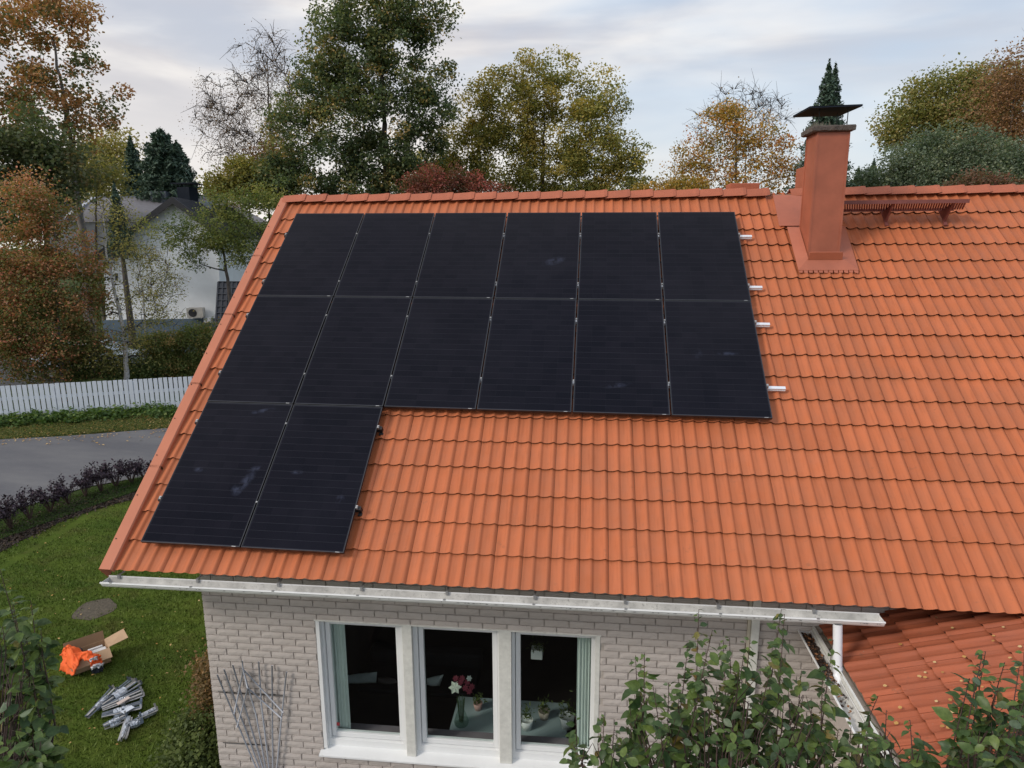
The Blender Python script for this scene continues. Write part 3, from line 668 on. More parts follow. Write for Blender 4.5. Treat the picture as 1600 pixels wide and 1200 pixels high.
for x, y in ((CX0+.02, CY0+.06), (CX1-.03, CY0+.05), (CX0+.05, CY1-.04), (CX1-.05, CY1-.06)):
    MB().tube([(x, y, CZT+.07), (x, y, kz+.004)], .006, 6).build('cowl_leg', BLACKMETAL, ch)
# sheet flashing round its foot
m = MB(); fo = OFF+.036
vb = (CY0 + OFF*ST)/CT; vt = (CY1 + OFF*ST)/CT
u0, u1 = 7.70, 8.50; va = 4.48; vtop = 5.44
def fl(pts, t=.006): m.prism([S(u, v, o) for u, v, o in pts], S(0, 0, -t) )
fl([(u0, va, fo), (u1, va, fo), (CX1+.012, vb-.02, fo+.05), (CX0-.012, vb-.02, fo+.05)])
fl([(u0, va, fo), (CX0-.012, vb-.02, fo+.05), (CX0-.012, vt+.05, fo+.05), (u0+.01, vtop, fo)])
fl([(u1, va, fo), (u1+.03, vtop, fo), (CX1+.012, vt+.05, fo+.05), (CX1+.012, vb-.02, fo+.05)])
fl([(u0+.01, vtop, fo), (CX0-.012, vt+.05, fo+.05), (CX1+.012, vt+.05, fo+.05), (u1+.03, vtop, fo)])
m.build('flashing', FLASH, ch)
m = MB(); m.prism([S(CX0-.02, vb-.055, fo+.045), S(CX1+.02, vb-.055, fo+.045), S(CX1+.012, vb-.01, fo+.14), S(CX0-.012, vb-.01, fo+.14)], S(0, .012, 0)); m.build('flashing', FLASH, ch)
m = MB(); m.prism([S(7.60, 5.46, fo+.004), S(8.10, 5.46, fo+.004), S(8.10, 6.22, fo+.004), S(7.63, 6.22, fo+.004)], S(0, 0, -.006)); m.box(0,0,0,0,0,0) if False else None
m.build('flashing', FLASH, ch)
m = MB()                                               # scalloped lower lip pressed into the tiles
for i in range(12):
    a = u0 + (u1-u0)*i/12; m.prism([S(a, va+.02, fo+.002), S(a+.065, va+.02, fo+.002), S(a+.055, va-.035-.012*(i%2), fo-.018), S(a+.01, va-.03, fo-.018)], S(0, 0, -.004))
m.build('flashing_lip', FLASH, ch)
# vents behind the ridge
m = MB(); m.box(7.05, 7.52, RY+.28, RY+.62, RZ-.6, 4.085); m.build('roof_vent', RIDGE, house, bevel=.01)
hx = ony(1239, 262, RY+.35); m = MB(); m.box(hx[0]+.12, hx[0]+.5, RY+.2, RY+.6, RZ-.6, hx[2]); m.build('roof_vent', RIDGE, house, bevel=.01)

# --- roof walkway
wx0, wx1 = CX1+.02, 10.12
wy, wyb = 4.13, 4.47; wz = ony(1400, 315, wy)[2]; wzb = ony(1400, 328, wyb)[2]
wd = Vector((0, wyb-wy, wzb-wz)); wl = wd.length; wd.normalize(); wa = math.atan2(wd.z, wd.y)
m = MB(); m.box(wx0, wx1, wy-.02, wy, wz-.03, wz+.022); m.box(wx0+.03, wx1-.02, wyb, wyb+.015, wzb-.02, wzb+.02)
wk = m.build('roof_walkway', WALK, house)
SL = MB().box(0, .018, 0, wl, -.014, .010).mesh('slat', WALK)
for x in np.arange(wx0+.03, wx1-.02, .034):
    inst('slat', SL, Matrix.Translation((x, wy+.001, wz)) @ Matrix.Rotation(wa, 4, 'X') @ Matrix.Rotation(-.35, 4, 'Z'), wk)
for x in (9.12, 9.93):
    m = MB(); q1 = Vector((x, wy+.03, wz-.03)); q2 = Vector((x, wyb, wzb-.02)); q0 = S(x, 5.52, OFF+.03); q3 = S(x, 5.85, OFF+.03); o = Vector((.012,0,0))
    m.prism([q0-o, q1-o, q2-o, q3-o], o*2)
    m.prism([S(x-.025, 5.46, OFF+.03), S(x+.025, 5.46, OFF+.03), S(x+.015, 5.66, OFF+.07), S(x-.015, 5.66, OFF+.07)], S(0, .0, -.02)); m.build('walkway_bracket', WALK, wk)

# --- wing roof on the right
WX, WZ = 7.285, -.85; cph, sph = math.cos(PH), math.sin(PH)
def Wp(y, t, o=0): return Vector((WX + t*cph - o*sph, y, WZ + t*sph + o*cph))
WL = 2.35; WYE = -1.66
m = MB(); pr = [Wp(0, .02, -.10), Wp(0, WL, -.10), Wp(0, WL, -.02), Wp(0, .02, -.02)]
m.prism([(p.x, YW, p.z) for p in pr], (0, WYE-YW+.05, 0)); xr = 2*Wp(0, WL).x
m.prism([(xr-p.x, YW, p.z) for p in pr], (0, WYE-YW+.05, 0)); wing = m.build('wing_roof', WOOD, house)
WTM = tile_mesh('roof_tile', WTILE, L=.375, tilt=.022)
RW = Matrix(((0, cph, -sph, 0), (-1, 0, 0, 0), (0, sph, cph, 0), (0, 0, 0, 1)))
rest = MB(); sm = []; wv = [v.co.copy() for v in WTM.vertices]
for k in range(7):
    for i in range(7):
        y = WYE + .30 + i*.30; t = k*.335
        Mx = Matrix.Translation(Wp(y, t, 0) + Vector((0, 0, random.uniform(-.003, .003)))) @ RW @ Matrix.Rotation(random.uniform(-.006, .006), 4, 'Z') @ Matrix.Diagonal((.30/TW, 1, 1, 1))
        inst('roof_tile', WTM, Mx, wing)
        p = Wp(y, t, 0); M2 = Matrix.Translation((xr-p.x, y-.30, p.z)) @ Matrix.Rotation(PI, 4, 'Z') @ RW; rest.add(wv, tf, M2); rest.mi[-len(tf):] = tmi; sm += tsm
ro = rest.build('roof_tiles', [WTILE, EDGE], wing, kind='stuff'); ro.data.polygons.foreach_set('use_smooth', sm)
m = MB(); m.prism([Wp(WYE+.02, -.02, -.14), Wp(WYE+.02, WL, -.14), Wp(WYE+.02, WL, .03), Wp(WYE+.02, -.02, .03)], (0, -.03, 0)); m.build('barge_board', mat('dark_red_board', (.12, .035, .022), .7), wing)
m = MB(); wx_ = 7.55; m.prism([(wx_, YW, -3.9), (xr-wx_, YW, -3.9), (xr-wx_, YW, WZ+.02), (xr/2, YW, WZ+WL*sph-.13), (wx_, YW, WZ+.02)], (0, -1.72, 0)); m.build('wing_wall', BRICK, house)
wg = gutter('gutter', (7.145, YW-.01, -.915), (7.145, WYE-.05, -.915), 0, (-1, 0, 0), house, GUT, w=.12, d=.08)
m = MB(); m.box(7.215, 7.235, WYE, YW-.02, -.97, -.845); m.build('fascia', WHITE2, wing)
gd = MB()
for i in range(420):
    y = YW - .05 - abs(random.gauss(0, .45)); r = random.uniform(.008, .024); x = 7.145 + random.uniform(-.045, .045); z = -.945 + random.uniform(0, .035)
    if y < WYE: continue
    a = random.uniform(0, PI); c, s = math.cos(a)*r, math.sin(a)*r
    gd.add([(x-c, y-s, z), (x+s*.6, y-c*.6, z+.008), (x+c, y+s, z+.004), (x-s*.6, y+c*.6, z-.003)], [(0,1,2,3)]); gd.mi[-1] = random.choice((0,0,0,1))
gd.build('gutter_debris', [mat('dark_leaf_litter', (.035, .02, .014), .95, .4, 30), mat('orange_leaf_litter', (.22, .10, .045), .9, .3, 30)], wg, kind='stuff')

# ------------------------------------------------------------------ solar panels
AL = -0.0124; HP = 1.9372; PW = 1.154
PB = Matrix.Rotation(TH, 4, 'X') @ Matrix.Rotation(AL, 4, 'Z')
pw, ph = PW-.020, HP-.012
fm = MB(); e = .007
for a in ((0, pw, 0, e), (0, pw, ph-e, ph)): fm.box(a[0], a[1], a[2], a[3], -.003, 0)
for a in ((0, e, e, ph-e), (pw-e, pw, e, ph-e)): fm.box(*a, -.003, 0)
fm.cur = 1
for a in ((0, pw, 0, .003), (0, pw, ph-.003, ph), (0, .003, .003, ph-.003), (pw-.003, pw, .003, ph-.003)): fm.box(*a, -.035, -.0031)
FM = fm.mesh('frame', [FRAME, FRAMESIDE]); LM = MB().box(e, pw-e, e, ph-e, -.012, -.0042).mesh('laminate', LAM)
cw = (pw-2*.016)/6; chh = (ph-2*.018-.0015)/20
CMs = MB().box(0, cw-.0012, 0, chh-.0048, -.0045, -.0034).mesh('solar_cell', CELL)
STK = MB().box(0, .045, 0, .007, -.0028, .0006).mesh('corner_mark', STEEL)
ordv = {1: 'first', 2: 'second', 3: 'third', 4: 'fourth', 5: 'fifth', 6: 'sixth'}
def plabel(r, c):
    rn = {2: 'top', 1: 'middle', 0: 'bottom'}[r]
    if r == 0: return 'black solar panel in the bottom pair, %s' % ('beside the left roof edge' if c == 0 else 'right one with bare tiles beside it')
    if c == 0: return 'black solar panel at the left end of the %s row' % rn
    if c == 5: return 'black solar panel at the right end of the %s row, towards the chimney' % rn
    return 'black solar panel, %s from the left in the %s row of six' % (ordv[c+1], rn)
for r in range(3):
    for c in range(6 if r else 2):
        T0 = PB @ Matrix.Translation((c*PW + .002*random.uniform(-1, 1), r*HP + (.0 if r else .0), .0))
        p = bpy.data.objects.new('solar_panel', None); COL.objects.link(p); p.empty_display_size = .2
        own(p, None, plabel(r, c), 'solar panel', 'black solar panels mounted on the tiled roof', basis=T0)
        fr = inst('frame', FM, T0, p); lam = inst('laminate', LM, T0, p); inst('corner_mark', STK, T0 @ Matrix.Translation((pw-.09, .0005, 0)), p)
        for i in range(6):
            for j in range(20):
                inst('solar_cell', CMs, T0 @ Matrix.Translation((.016+i*cw+.001, .018+j*chh+(.0015 if j > 9 else 0)+.001, 0)), lam)
for (v, u1, nm, pos) in ((5.19, 7.10, 'rail', 'topmost'), (4.10, 7.10, 'rail', 'second from the top'), (3.40, 7.10, 'rail', 'third from the top'), (2.335, 7.13, 'rail', 'fourth from the top'), (1.60, 2.36, 'short', 'fifth from the top'), (.515, 2.345, 'short', 'lowest')):
    vv_ = v + .0
    m = MB(); a = -.025
    Mr = Matrix.Rotation(TH, 4, 'X') @ Matrix.Rotation(AL, 4, 'Z'); vy = vv_ + math.sin(.0124)*(7 if u1 > 5 else 2.3)
    ue = u1 if u1 > 5 else u1-.02
    m.box(a, ue, vy-.020, vy+.020, -.078, -.037, Mr)
    m.box(a, ue, vy-.026, vy-.020, -.078, -.062, Mr); m.box(a, ue, vy+.020, vy+.026, -.078, -.062, Mr)
    rl = m.build('mounting_rail', ALU if u1 > 5 else BLACKMETAL, label=('bright aluminium mounting rail under the panels, %s' if u1 > 5 else 'black mounting rail under the bottom pair of panels, %s') % pos, cat='rail', group='mounting rails under the solar panels')
    for c in range(0, 7 if u1 > 5 else 3):
        x = c*PW - .010; m = MB()
        if c in (0, (6 if u1 > 5 else 2)):
            x = -.012 if c == 0 else c*PW-.008
            m.box(x-.012, x+.010, vy-.018, vy+.018, -.04, .004, Mr); m.tube([Mr @ Vector((x, vy, .004)), Mr @ Vector((x, vy, .014))], .007, 8); m.build('end_clamp', STEEL, rl)
            if c == 0 or u1 < 5:
                q = -.03 if c == 0 else 1
                m = MB(); m.box(x+(-.035 if c == 0 else .01), x+(-.01 if c == 0 else .04), vy-.025, vy+.02, -.10, -.02, Mr); m.box(x+(-.045 if c == 0 else .0), x+(.0 if c == 0 else .05), vy-.06, vy-.03, -.125, -.085, Mr); m.build('roof_hook', BLACKMETAL, rl)
        else:
            m.box(x-.010, x+.010, vy-.010, vy+.010, .0005, .0040, Mr); m.tube([Mr @ Vector((x, vy, .004)), Mr @ Vector((x, vy, .012))], .0075, 8); m.build('mid_clamp', STEEL, rl)

# ------------------------------------------------------------------ trellis on the wall
tr = empty('trellis', (0.9, .43, -3.3), 'fan shaped pale grey metal trellis leaning on the brick wall', 'trellis')
TRM = mat('pale_grey_painted_steel', (.42, .44, .49), .5, .08, 10)
def tp(x, y, Y=.395): return Vector(ony(300+x/6, 1000+y/6, Y))
rods = [((235,325),(600,1200)),((300,275),(630,1200)),((382,235),(665,1200)),((480,285),(600,700),(690,1200)),((625,205),(650,600),(722,1200)),((750,240),(757,1200)),((885,300),(840,720),(795,1200))]
for r_ in rods:
    P = [tp(*q) for q in r_]; d = (P[-1]-P[-2]).normalized(); P.append(P[-1] + d*.45); MB().tube(P, .0095, 7).build('rod', TRM, tr, smooth=True)
for r_ in (((470,265),(855,680)),((480,285),(395,690)),((522,455),(420,820)),((530,455),(840,735)),((470,195),(478,265),(520,450))):
    MB().tube([tp(*q, Y=.375) for q in r_], .0085, 7).build('cross_rod', TRM, tr, smooth=True)
for r_ in (((245,485),(860,520)),((290,962),(680,985))):
    MB().tube([tp(*q, Y=.415) for q in r_], .006, 6).build('wall_rail', BLACKMETAL, tr)

# ------------------------------------------------------------------ the room behind the windows
m = MB()
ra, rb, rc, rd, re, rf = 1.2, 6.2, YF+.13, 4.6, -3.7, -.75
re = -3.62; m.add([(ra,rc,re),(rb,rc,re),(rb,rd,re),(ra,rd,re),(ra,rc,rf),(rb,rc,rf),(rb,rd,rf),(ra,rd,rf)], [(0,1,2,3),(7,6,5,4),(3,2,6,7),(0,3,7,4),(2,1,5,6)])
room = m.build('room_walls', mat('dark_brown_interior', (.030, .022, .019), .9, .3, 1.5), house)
MB().box(WX0+.01, WX1-.01, YF+.125, YF+.36, -2.80, -2.772).build('inner_sill', mat('mauve_white_sill', (.22, .19, .21), .5), house)
TZ = -2.86
t0 = onz(702, 1140, TZ); tabx1 = 4.62; t1 = onz(712, 1099, TZ)
ty0 = max(t0[1], YF+.38)
tb = empty('side_table', (t0[0]+.3, ty0, -3.7), 'pale sea-green low table behind the middle and right windows', 'table')
GRN = mat('pale_green_lacquer', (.30, .37, .38), .3, .05, 3)
MB().box(t0[0], tabx1, ty0, t1[1]+.15, TZ-.03, TZ).build('table_top', GRN, tb, bevel=.004)
for x in (t0[0]+.04, tabx1-.08):
    for y in (ty0+.04, t1[1]+.07): MB().box(x, x+.04, y, y+.04, -3.7, TZ-.03).build('leg', GRN, tb)
def pot(pxx, pyy, r, h, mt, label, plant=True):
    p = onz(pxx, pyy, TZ); p[1] = max(p[1], ty0+r+.01)
    e = empty('potted_plant', (p[0], p[1], TZ), label, 'potted plant', 'potted plants on the table inside')
    MB().lathe((p[0], p[1], TZ+.001), [(0, 0), (r*.72, 0), (r, h), (r*.92, h), (r*.85, h*.85), (0, h*.85)], 20).build('pot', mt, e, smooth=True)
    q = rng.normal(0, r*.55, (60, 3)); q[:,2] = np.abs(q[:,2])*2 + h; V_, F_, T_ = leaf_cloud(q + np.array([p[0], p[1], TZ]), .06, rng.random(60)*.4, 0, .35)
    link('foliage', np_mesh('foliage', V_, F_, LF['hedge'], T_), e)
WPOT = mat('white_ceramic', (.72, .74, .72), .3, .04, 5); 
pot(747, 1108, .062, .095, mat('pink_ceramic', (.50, .30, .26), .4), 'potted plant in a pinkish pot beside the glass vase')
pot(823, 1138, .085, .13, WPOT, 'potted plant in a white pot at the left of the right window')
pot(850, 1122, .075, .11, mat('beige_ceramic', (.48, .40, .32), .5), 'potted plant in a beige pot, middle one in the right window')
pot(886, 1136, .095, .16, WPOT, 'tall plant in a white pot beside the right curtain')
vp = onz(721, 1131, TZ); vp[1] = max(vp[1], ty0+.1)
va_ = empty('flower_vase', (vp[0], vp[1], TZ), 'clear glass vase with white and dark red flowers in the middle window', 'vase')
VG = NT('vase_glass'); vt_ = VG.n('ShaderNodeBsdfTransparent'); vt_.inputs[0].default_value = (.78,.86,.82,1); vg_ = VG.n('ShaderNodeBsdfGlossy'); vg_.inputs['Roughness'].default_value = .08
vx_ = VG.n('ShaderNodeMixShader'); vx_.inputs[0].default_value = .14; VG.l(vt_.outputs[0], vx_.inputs[1]); VG.l(vg_.outputs[0], vx_.inputs[2]); VG.l(vx_.outputs[0], VG.o.inputs[0])
MB().lathe((vp[0], vp[1], TZ+.001), [(0, 0), (.085, .0), (.095, .04), (.07, .12), (.035, .22), (.045, .30)], 20).build('glass_vase', VG.m, va_, smooth=True)
m = MB()
for i in range(9):
    a = i*.7; m.tube([(vp[0]+.02*math.cos(a), vp[1]+.02*math.sin(a), TZ+.03), (vp[0]+.05*math.cos(a), vp[1]+.05*math.sin(a), TZ+.38)], .004, 4)
m.build('stem', mat('green_stem', (.05, .09, .03), .6), va_)
def flower(c, r, mt, n=6):
    m = MB(); c = Vector(c); ax = (Vector(CAM)-c).normalized(); x = ax.cross(Vector((0,0,1))).normalized(); y = x.cross(ax)
    for i in range(n):
        a = 2*PI*i/n; d = x*math.cos(a)+y*math.sin(a); w = d.cross(ax)
        m.add([c, c+d*r*.5+w*r*.33+ax*r*.15, c+d*r, c+d*r*.5-w*r*.33+ax*r*.15], [(0,1,2,3)])
    return m.build('flower', mt, va_)
fy = vp[1]-.04
flower(ony(711, 1074, fy), .085, mat('white_petal', (.62, .66, .55), .6)); flower(ony(733, 1060, fy), .04, mat('white_petal_small', (.5, .55, .5), .6))
RP_ = mat('dark_red_petal', (.16, .012, .03), .6)
for q in ((722,1060),(730,1066),(719,1066),(737,1073),(727,1075),(733,1080),(712,1060)): flower(ony(*q, fy+.03), .045, RP_, 7)
# sofa and cushions
sf = empty('sofa', (2.6, 3.0, -3.7), 'dark sofa standing in the dim room behind the left window', 'sofa')
SOFA = mat('near_black_fabric', (.012, .012, .015), .8)
sy = 2.6; sz = ony(560, 1070, sy)[2]
MB().box(1.35, 3.2, sy-.05, sy+.7, -3.6, sz-.02).build('seat', SOFA, sf, bevel=.04)
MB().box(1.35, 3.2, sy+.62, sy+.85, -3.6, sz+.22).build('backrest', SOFA, sf, bevel=.05)
def cushion(pts, Y, mt, label):
    P = [Vector(ony(x, y, Y)) for x, y in pts]; c = sum(P, Vector())/len(P); m = MB(); n = 10; vs = []; 
    A, B, C, D = P
    for s in (-1, 1):
        for j in range(n+1):
            for i in range(n+1):
                u, v = i/n, j/n; q = A.lerp(B, u).lerp(D.lerp(C, u), v); w = (math.sin(PI*u)*math.sin(PI*v))**.5; vs.append(q + Vector((0, s*.07*w, 0)))
    k = (n+1)**2
    fs = [(o+j*(n+1)+i, o+j*(n+1)+i+1, o+(j+1)*(n+1)+i+1, o+(j+1)*(n+1)+i) for o in (0, k) for j in range(n) for i in range(n)]
    m.add(vs, fs); m.build('cushion', mt, smooth=True, label=label, cat='cushion', group='cushions on the dark sofa')
CU = mat('pale_green_cushion', (.72, .78, .74), .8)
cushion([(536,1067), (588,1067), (589,1050), (536,1056)], sy, CU, 'pale cushion on the sofa seen through the left window')
cushion([(590,1067), (622,1067), (618,1062), (590,1058)], sy+.02, mat('taupe_cushion', (.16, .13, .12), .8), 'taupe cushion on the sofa next to the pale one')
cushion([(667,1070), (687,1072), (693,1054), (667,1060)], sy, CU, 'pale cushion at the left of the middle window')
# curtains
CUR = mat('sea_green_curtain', (.56, .62, .58), .85, .06, 4)
def curtain(xa, xb, label, amp=.02):
    m = MB(); n = 26; vs = []
    for j, z in enumerate((-2.78, -1.12)):
        for i in range(n+1): vs.append((xa+(xb-xa)*i/n, YF+.155+amp*math.sin(i*1.7), z))
    m.add(vs, [(i, i+1, n+2+i, n+1+i) for i in range(n)]); m.build('curtain', CUR, smooth=True, label=label, cat='curtain', group='curtains inside the windows')
curtain(1.70, ony(545, 1050, YF+.2)[0], 'narrow sea-green curtain at the left edge of the left window')
curtain(ony(901.5, 1050, YF+.2)[0], 5.0, 'sea-green curtain hanging at the right edge of the right window')
m = MB().box(1.7, 2.72, YF+.22, YF+.25, -1.30, -1.12); m.build('roller_blind', mat('green_blind', (.10, .16, .15), .8), label='rolled green blind along the top of the left window', cat='blind')
hp = ony(839, 1020, 1.5)
e_ = empty('hanging_planter', (hp[0], 1.5, hp[2]), 'small white planter hanging behind the right window', 'planter')
MB().box(hp[0]-.075, hp[0]+.075, 1.45, 1.58, hp[2]-.07, hp[2]+.06).build('planter_box', WPOT, e_, bevel=.01)
q = rng.normal(0, .05, (50, 3)); q[:,2] = np.abs(q[:,2])+.06; V_, F_, T_ = leaf_cloud(q + hp, .06, rng.random(50)*.5, 0, .2); link('foliage', np_mesh('foliage', V_, F_, LF['hedge'], T_), e_)
MB().tube([hp + np.array((0,0,.05)), (hp[0], 1.5, rf)], .003, 4).build('cord', SOFA, e_)
sp_ = ony(528, 1131, YF+.060); MB().box(sp_[0]-.018, sp_[0]+.022, YF+.057, YF+.0605, sp_[2]-.022, sp_[2]+.022).build('sticker', mat('red_sticker', (.45, .06, .07), .5), label='small red square sticker in the lower left window corner', cat='sticker')

# ------------------------------------------------------------------ things on the lawn
GZL = -3.68
card = mat('brown_cardboard', (.46, .31, .19), .85, .06, 6); cardin = mat('cardboard_inside', (.30, .19, .11), .9, .06, 6)
bl = empty('cardboard_box', (-3.3, 3.2, GZL), 'open cardboard box on the lawn with flaps folded out', 'box')
A = Vector(onz(111, 1057, GZL)); B = Vector(onz(174, 1034, GZL)); d = (B-A).normalized(); nrm = Vector((-d.y, d.x, 0))
bw_, bd_, bh_ = (B-A).length, .34, .26
Mb = Matrix(((d.x, nrm.x, 0, A.x), (d.y, nrm.y, 0, A.y), (0, 0, 1, GZL), (0,0,0,1)))
m = MB(); t = .006
m.box(0, bw_, 0, t, 0, bh_, Mb); m.box(0, bw_, bd_-t, bd_, 0, bh_, Mb); m.box(0, t, t, bd_-t, 0, bh_, Mb); m.box(bw_-t, bw_, t, bd_-t, 0, bh_, Mb); m.box(t, bw_-t, t, bd_-t, 0, t, Mb)
m.build('carton', card, bl)
def flap(pts, m_=card): mm = MB(); mm.prism([Mb @ Vector(p) for p in pts], Mb.to_3x3() @ Vector((.001, .001, .006))); mm.build('flap', m_, bl)
flap([(0, 0, bh_), (bw_, 0, bh_), (bw_+.0, -.17, bh_-.09), (0, -.17, bh_-.09)])
flap([(0, bd_, bh_), (bw_, bd_, bh_), (bw_, bd_+.05, bh_+.14), (0, bd_+.05, bh_+.14)], cardin)
flap([(bw_, 0.03, bh_), (bw_, bd_, bh_), (bw_+.30, bd_+.02, bh_+.06), (bw_+.30, .06, bh_+.03)])
m = MB(); m.box(.25, bw_-.03, .06, .16, .17, .235, Mb); m.box(.30, bw_-.06, .17, .22, .18, .25, Mb)
m.build('paper_roll', mat('white_paper', (.62, .61, .60), .7), bevel=.01, label='white rolled packaging paper lying inside the cardboard box', cat='paper')
m = MB(); m.box(.18, .24, .2, .3, .1, bh_+.03, Mb); m.build('work_glove', mat('dark_glove', (.03,.022,.02), .8), bevel=.02, label='dark work glove at the left end of the cardboard box', cat='glove')
# orange jacket: crumpled cloth
OR = mat('hi_vis_orange_cloth', (.80, .125, .022), .75, .12, 9); SILV = mat('reflective_band', (.55, .55, .58), .4); NAVY = mat('navy_cloth', (.02, .025, .04), .8)
jk = empty('work_jacket', (A.x, A.y, GZL), 'bright orange work jacket draped over the left end of the cardboard box', 'jacket')
from mathutils import noise as mn
def cloth(name, grid, mt, n=26, amp=.035, parent=jk, seed=0., thick=.012):
    A_, B_, C_, D_ = [Vector(g) for g in grid]; m = MB(); vs = []
    for j in range(n+1):
        for i in range(n+1):
            u, v = i/n, j/n; q = A_.lerp(B_, u).lerp(D_.lerp(C_, u), v)
            w = min(1, 5*min(u, 1-u, v, 1-v)+.25)
            f = mn.noise((q.x*9+seed, q.y*9, q.z*9))*.8 + abs(mn.noise((q.x*19, q.y*19+seed, q.z*17)))*.9
            sh = Vector((mn.noise((u*4+seed, v*4, 1)), mn.noise((u*4+seed, v*4, 5)), 0))*.05
            vs.append(q + sh + Vector((0, 0, amp*f*1.3*w + (.10*math.sin(PI*u)*math.sin(PI*v)) * (amp/.035))))
    fs = [(j*(n+1)+i, j*(n+1)+i+1, (j+1)*(n+1)+i+1, (j+1)*(n+1)+i) for j in range(n) for i in range(n)]
    m.add(vs, fs); o = m.build(name, mt, parent, smooth=True); so_ = o.modifiers.new('solid', 'SOLIDIFY'); so_.thickness = thick; return o
def jp(x, y, z): return Vector(onz(60+x/5.455, 960+y/5.455, z))
cloth('body', (jp(176,480,GZL+.04), jp(296,520,GZL+.08), jp(395,350,GZL+.34), jp(232,325,GZL+.26)), OR, amp=.05)
cloth('body', (jp(178,350,GZL+.16), jp(300,500,GZL+.24), jp(395,330,GZL+.38), jp(235,300,GZL+.34)), OR, amp=.055, seed=4.)
cloth('sleeve', (jp(360,385,GZL+.35), jp(470,395,GZL+.35), jp(505,335,GZL+.38), jp(350,322,GZL+.38)), OR, n=18, amp=.03, seed=9.)
cloth('sleeve', (jp(450,445,GZL+.22), jp(548,418,GZL+.22), jp(515,345,GZL+.37), jp(435,372,GZL+.37)), OR, n=18, amp=.022, seed=2.)
cloth('reflective_band', (jp(452,472,GZL+.19), jp(550,442,GZL+.19), jp(548,415,GZL+.24), jp(450,443,GZL+.24)), SILV, n=10, amp=.01, seed=3.)
cloth('reflective_band', (jp(438,400,GZL+.40), jp(505,378,GZL+.40), jp(498,362,GZL+.42), jp(436,384,GZL+.42)), SILV, n=8, amp=.008, seed=5.)
cloth('cuff', (jp(460,510,GZL+.07), jp(547,490,GZL+.07), jp(550,440,GZL+.17), jp(452,470,GZL+.17)), NAVY, n=10, amp=.012, seed=6.)
# bundles of clear-wrapped metal roof hooks
FILM = mat('clear_film_over_steel', (.42, .46, .52), .22, .35, 25, .5, 30, metal=.35, fine=35); DSTEEL = mat('blue_grey_steel', (.13, .16, .20), .35, .35, 20, metal=.6)
def bp(x, y, z=GZL): return Vector(onz(60+x/5.455, 960+y/5.455, z))
def bundle(a, b, w, label, n=7, mt=DSTEEL, fan=.4, film=.5):
    a, b = bp(*a), bp(*b); e = empty('metal_bracket_bundle', (a+b)/2, label, 'metal parts', 'wrapped bundles of metal brackets on the lawn')
    d = (b-a); s = Vector((-d.y, d.x, 0)).normalized()
    for i in range(n):
        o = (i/(n-1)-.5)*w; z = .025 + random.uniform(0, .05); m = MB()
        p, q = a + s*o*(1-fan) + Vector((0,0,z)), b + s*o*(1+fan) + Vector((0,0,z+random.uniform(-.01,.02)))
        m.bar(p, q, .028, .006); m.bar(q, q + s*.03 + Vector((0,0,.05)), .026, .006); m.build('bracket', random.choice((mt, STEEL, mt)), e)
    m = MB(); n_ = 10; vs = []
    c0, c1 = a.lerp(b, .5-film*.5), a.lerp(b, .5+film*.5)
    for i in range(n_+1):
        c = c0.lerp(c1, i/n_); ww = w*(.5+.1*random.random())*(.55+.45*math.sin(PI*i/n_)**.4)*1.05
        for k in range(8):
            an_ = PI*k/7; vs.append(c + s*math.cos(an_)*ww + Vector((0, 0, .015+(.075+.012*random.uniform(-1,1))*math.sin(an_))))
    m.add(vs, [(i*8+k, i*8+k+1, (i+1)*8+k+1, (i+1)*8+k) for i in range(n_) for k in range(7)])
    m.build('plastic_wrap', FILM, e)
bundle((420,900), (655,665), .09, 'long thin grey bundle of metal rails at the left of the heap', 5, film=.45)
bundle((545,800), (830,600), .20, 'bundle of metal hooks wrapped in clear film at the top of the heap', 10, film=.35)
bundle((545,830), (885,690), .17, 'bundle of metal hooks with a paper tag in the middle of the heap', 10, film=.15)
bundle((545,890), (880,800), .17, 'pale blue wrapped bundle of metal brackets below the paper tag', 9, film=.42)
bundle((560,985), (750,900), .12, 'short bundle of dark bolts at the lower left of the heap', 7, film=.5)
bundle((770,975), (885,930), .09, 'small wrapped bundle beside the bright end packet', 5, film=.8)
bundle((860,905), (1010,835), .075, 'crumpled clear plastic packet at the right end of the heap', 4, mt=STEEL, film=.95, fan=.1)
bundle((775,905), (720,1095), .085, 'clear plastic packet lying alone nearest the bottom of the heap', 4, mt=STEEL, film=.95, fan=.1)
tg = bp(725, 735, GZL+.10); m = MB(); dv = (bp(760,715)-bp(690,755)).normalized(); m.bar(tg-dv*.09, tg+dv*.09, .07, .012); m.build('paper_tag', mat('beige_tag', (.50, .42, .38), .8), label='beige paper tag lying on top of the metal heap', cat='tag')
tg = bp(760, 810, GZL+.11); m = MB(); m.bar(tg-dv*.08, tg+dv*.08, .09, .004); m.build('paper_tag', mat('white_tag', (.55, .60, .68), .6), label='bluish white label sheet on the wrapped brackets', cat='tag')

# ------------------------------------------------------------------ fence
fl_, fr_ = gp(0, 656), gp(302, 637); fd = (fr_-fl_)[:2]; fd /= np.linalg.norm(fd); fa = fl_[:2] - fd*4.0; flen = np.linalg.norm((fr_-fl_)[:2]) + 16
FW = mat('white_fence_paint', (.62, .66, .72), .6, .05, 6)
fe = empty('picket_fence', (fl_[0], fl_[1], fl_[2]), 'white painted picket fence along the far side of the road', 'fence')
FH = 1.20; PP = .166; yaw = math.atan2(fd[1], fd[0]); pm = MB().box(0, .132, 0, .02, .05, FH).mesh('picket', FW)
for i in range(int(flen/PP)):
    q = fa + fd*i*PP; z = float(ground_z(*q)); inst('picket', pm, Matrix.Translation((q[0], q[1], z+random.uniform(-.008, .008))) @ Matrix.Rotation(yaw, 4, 'Z') @ Matrix.Rotation(random.uniform(-.006,.006), 4, 'Y'), fe)
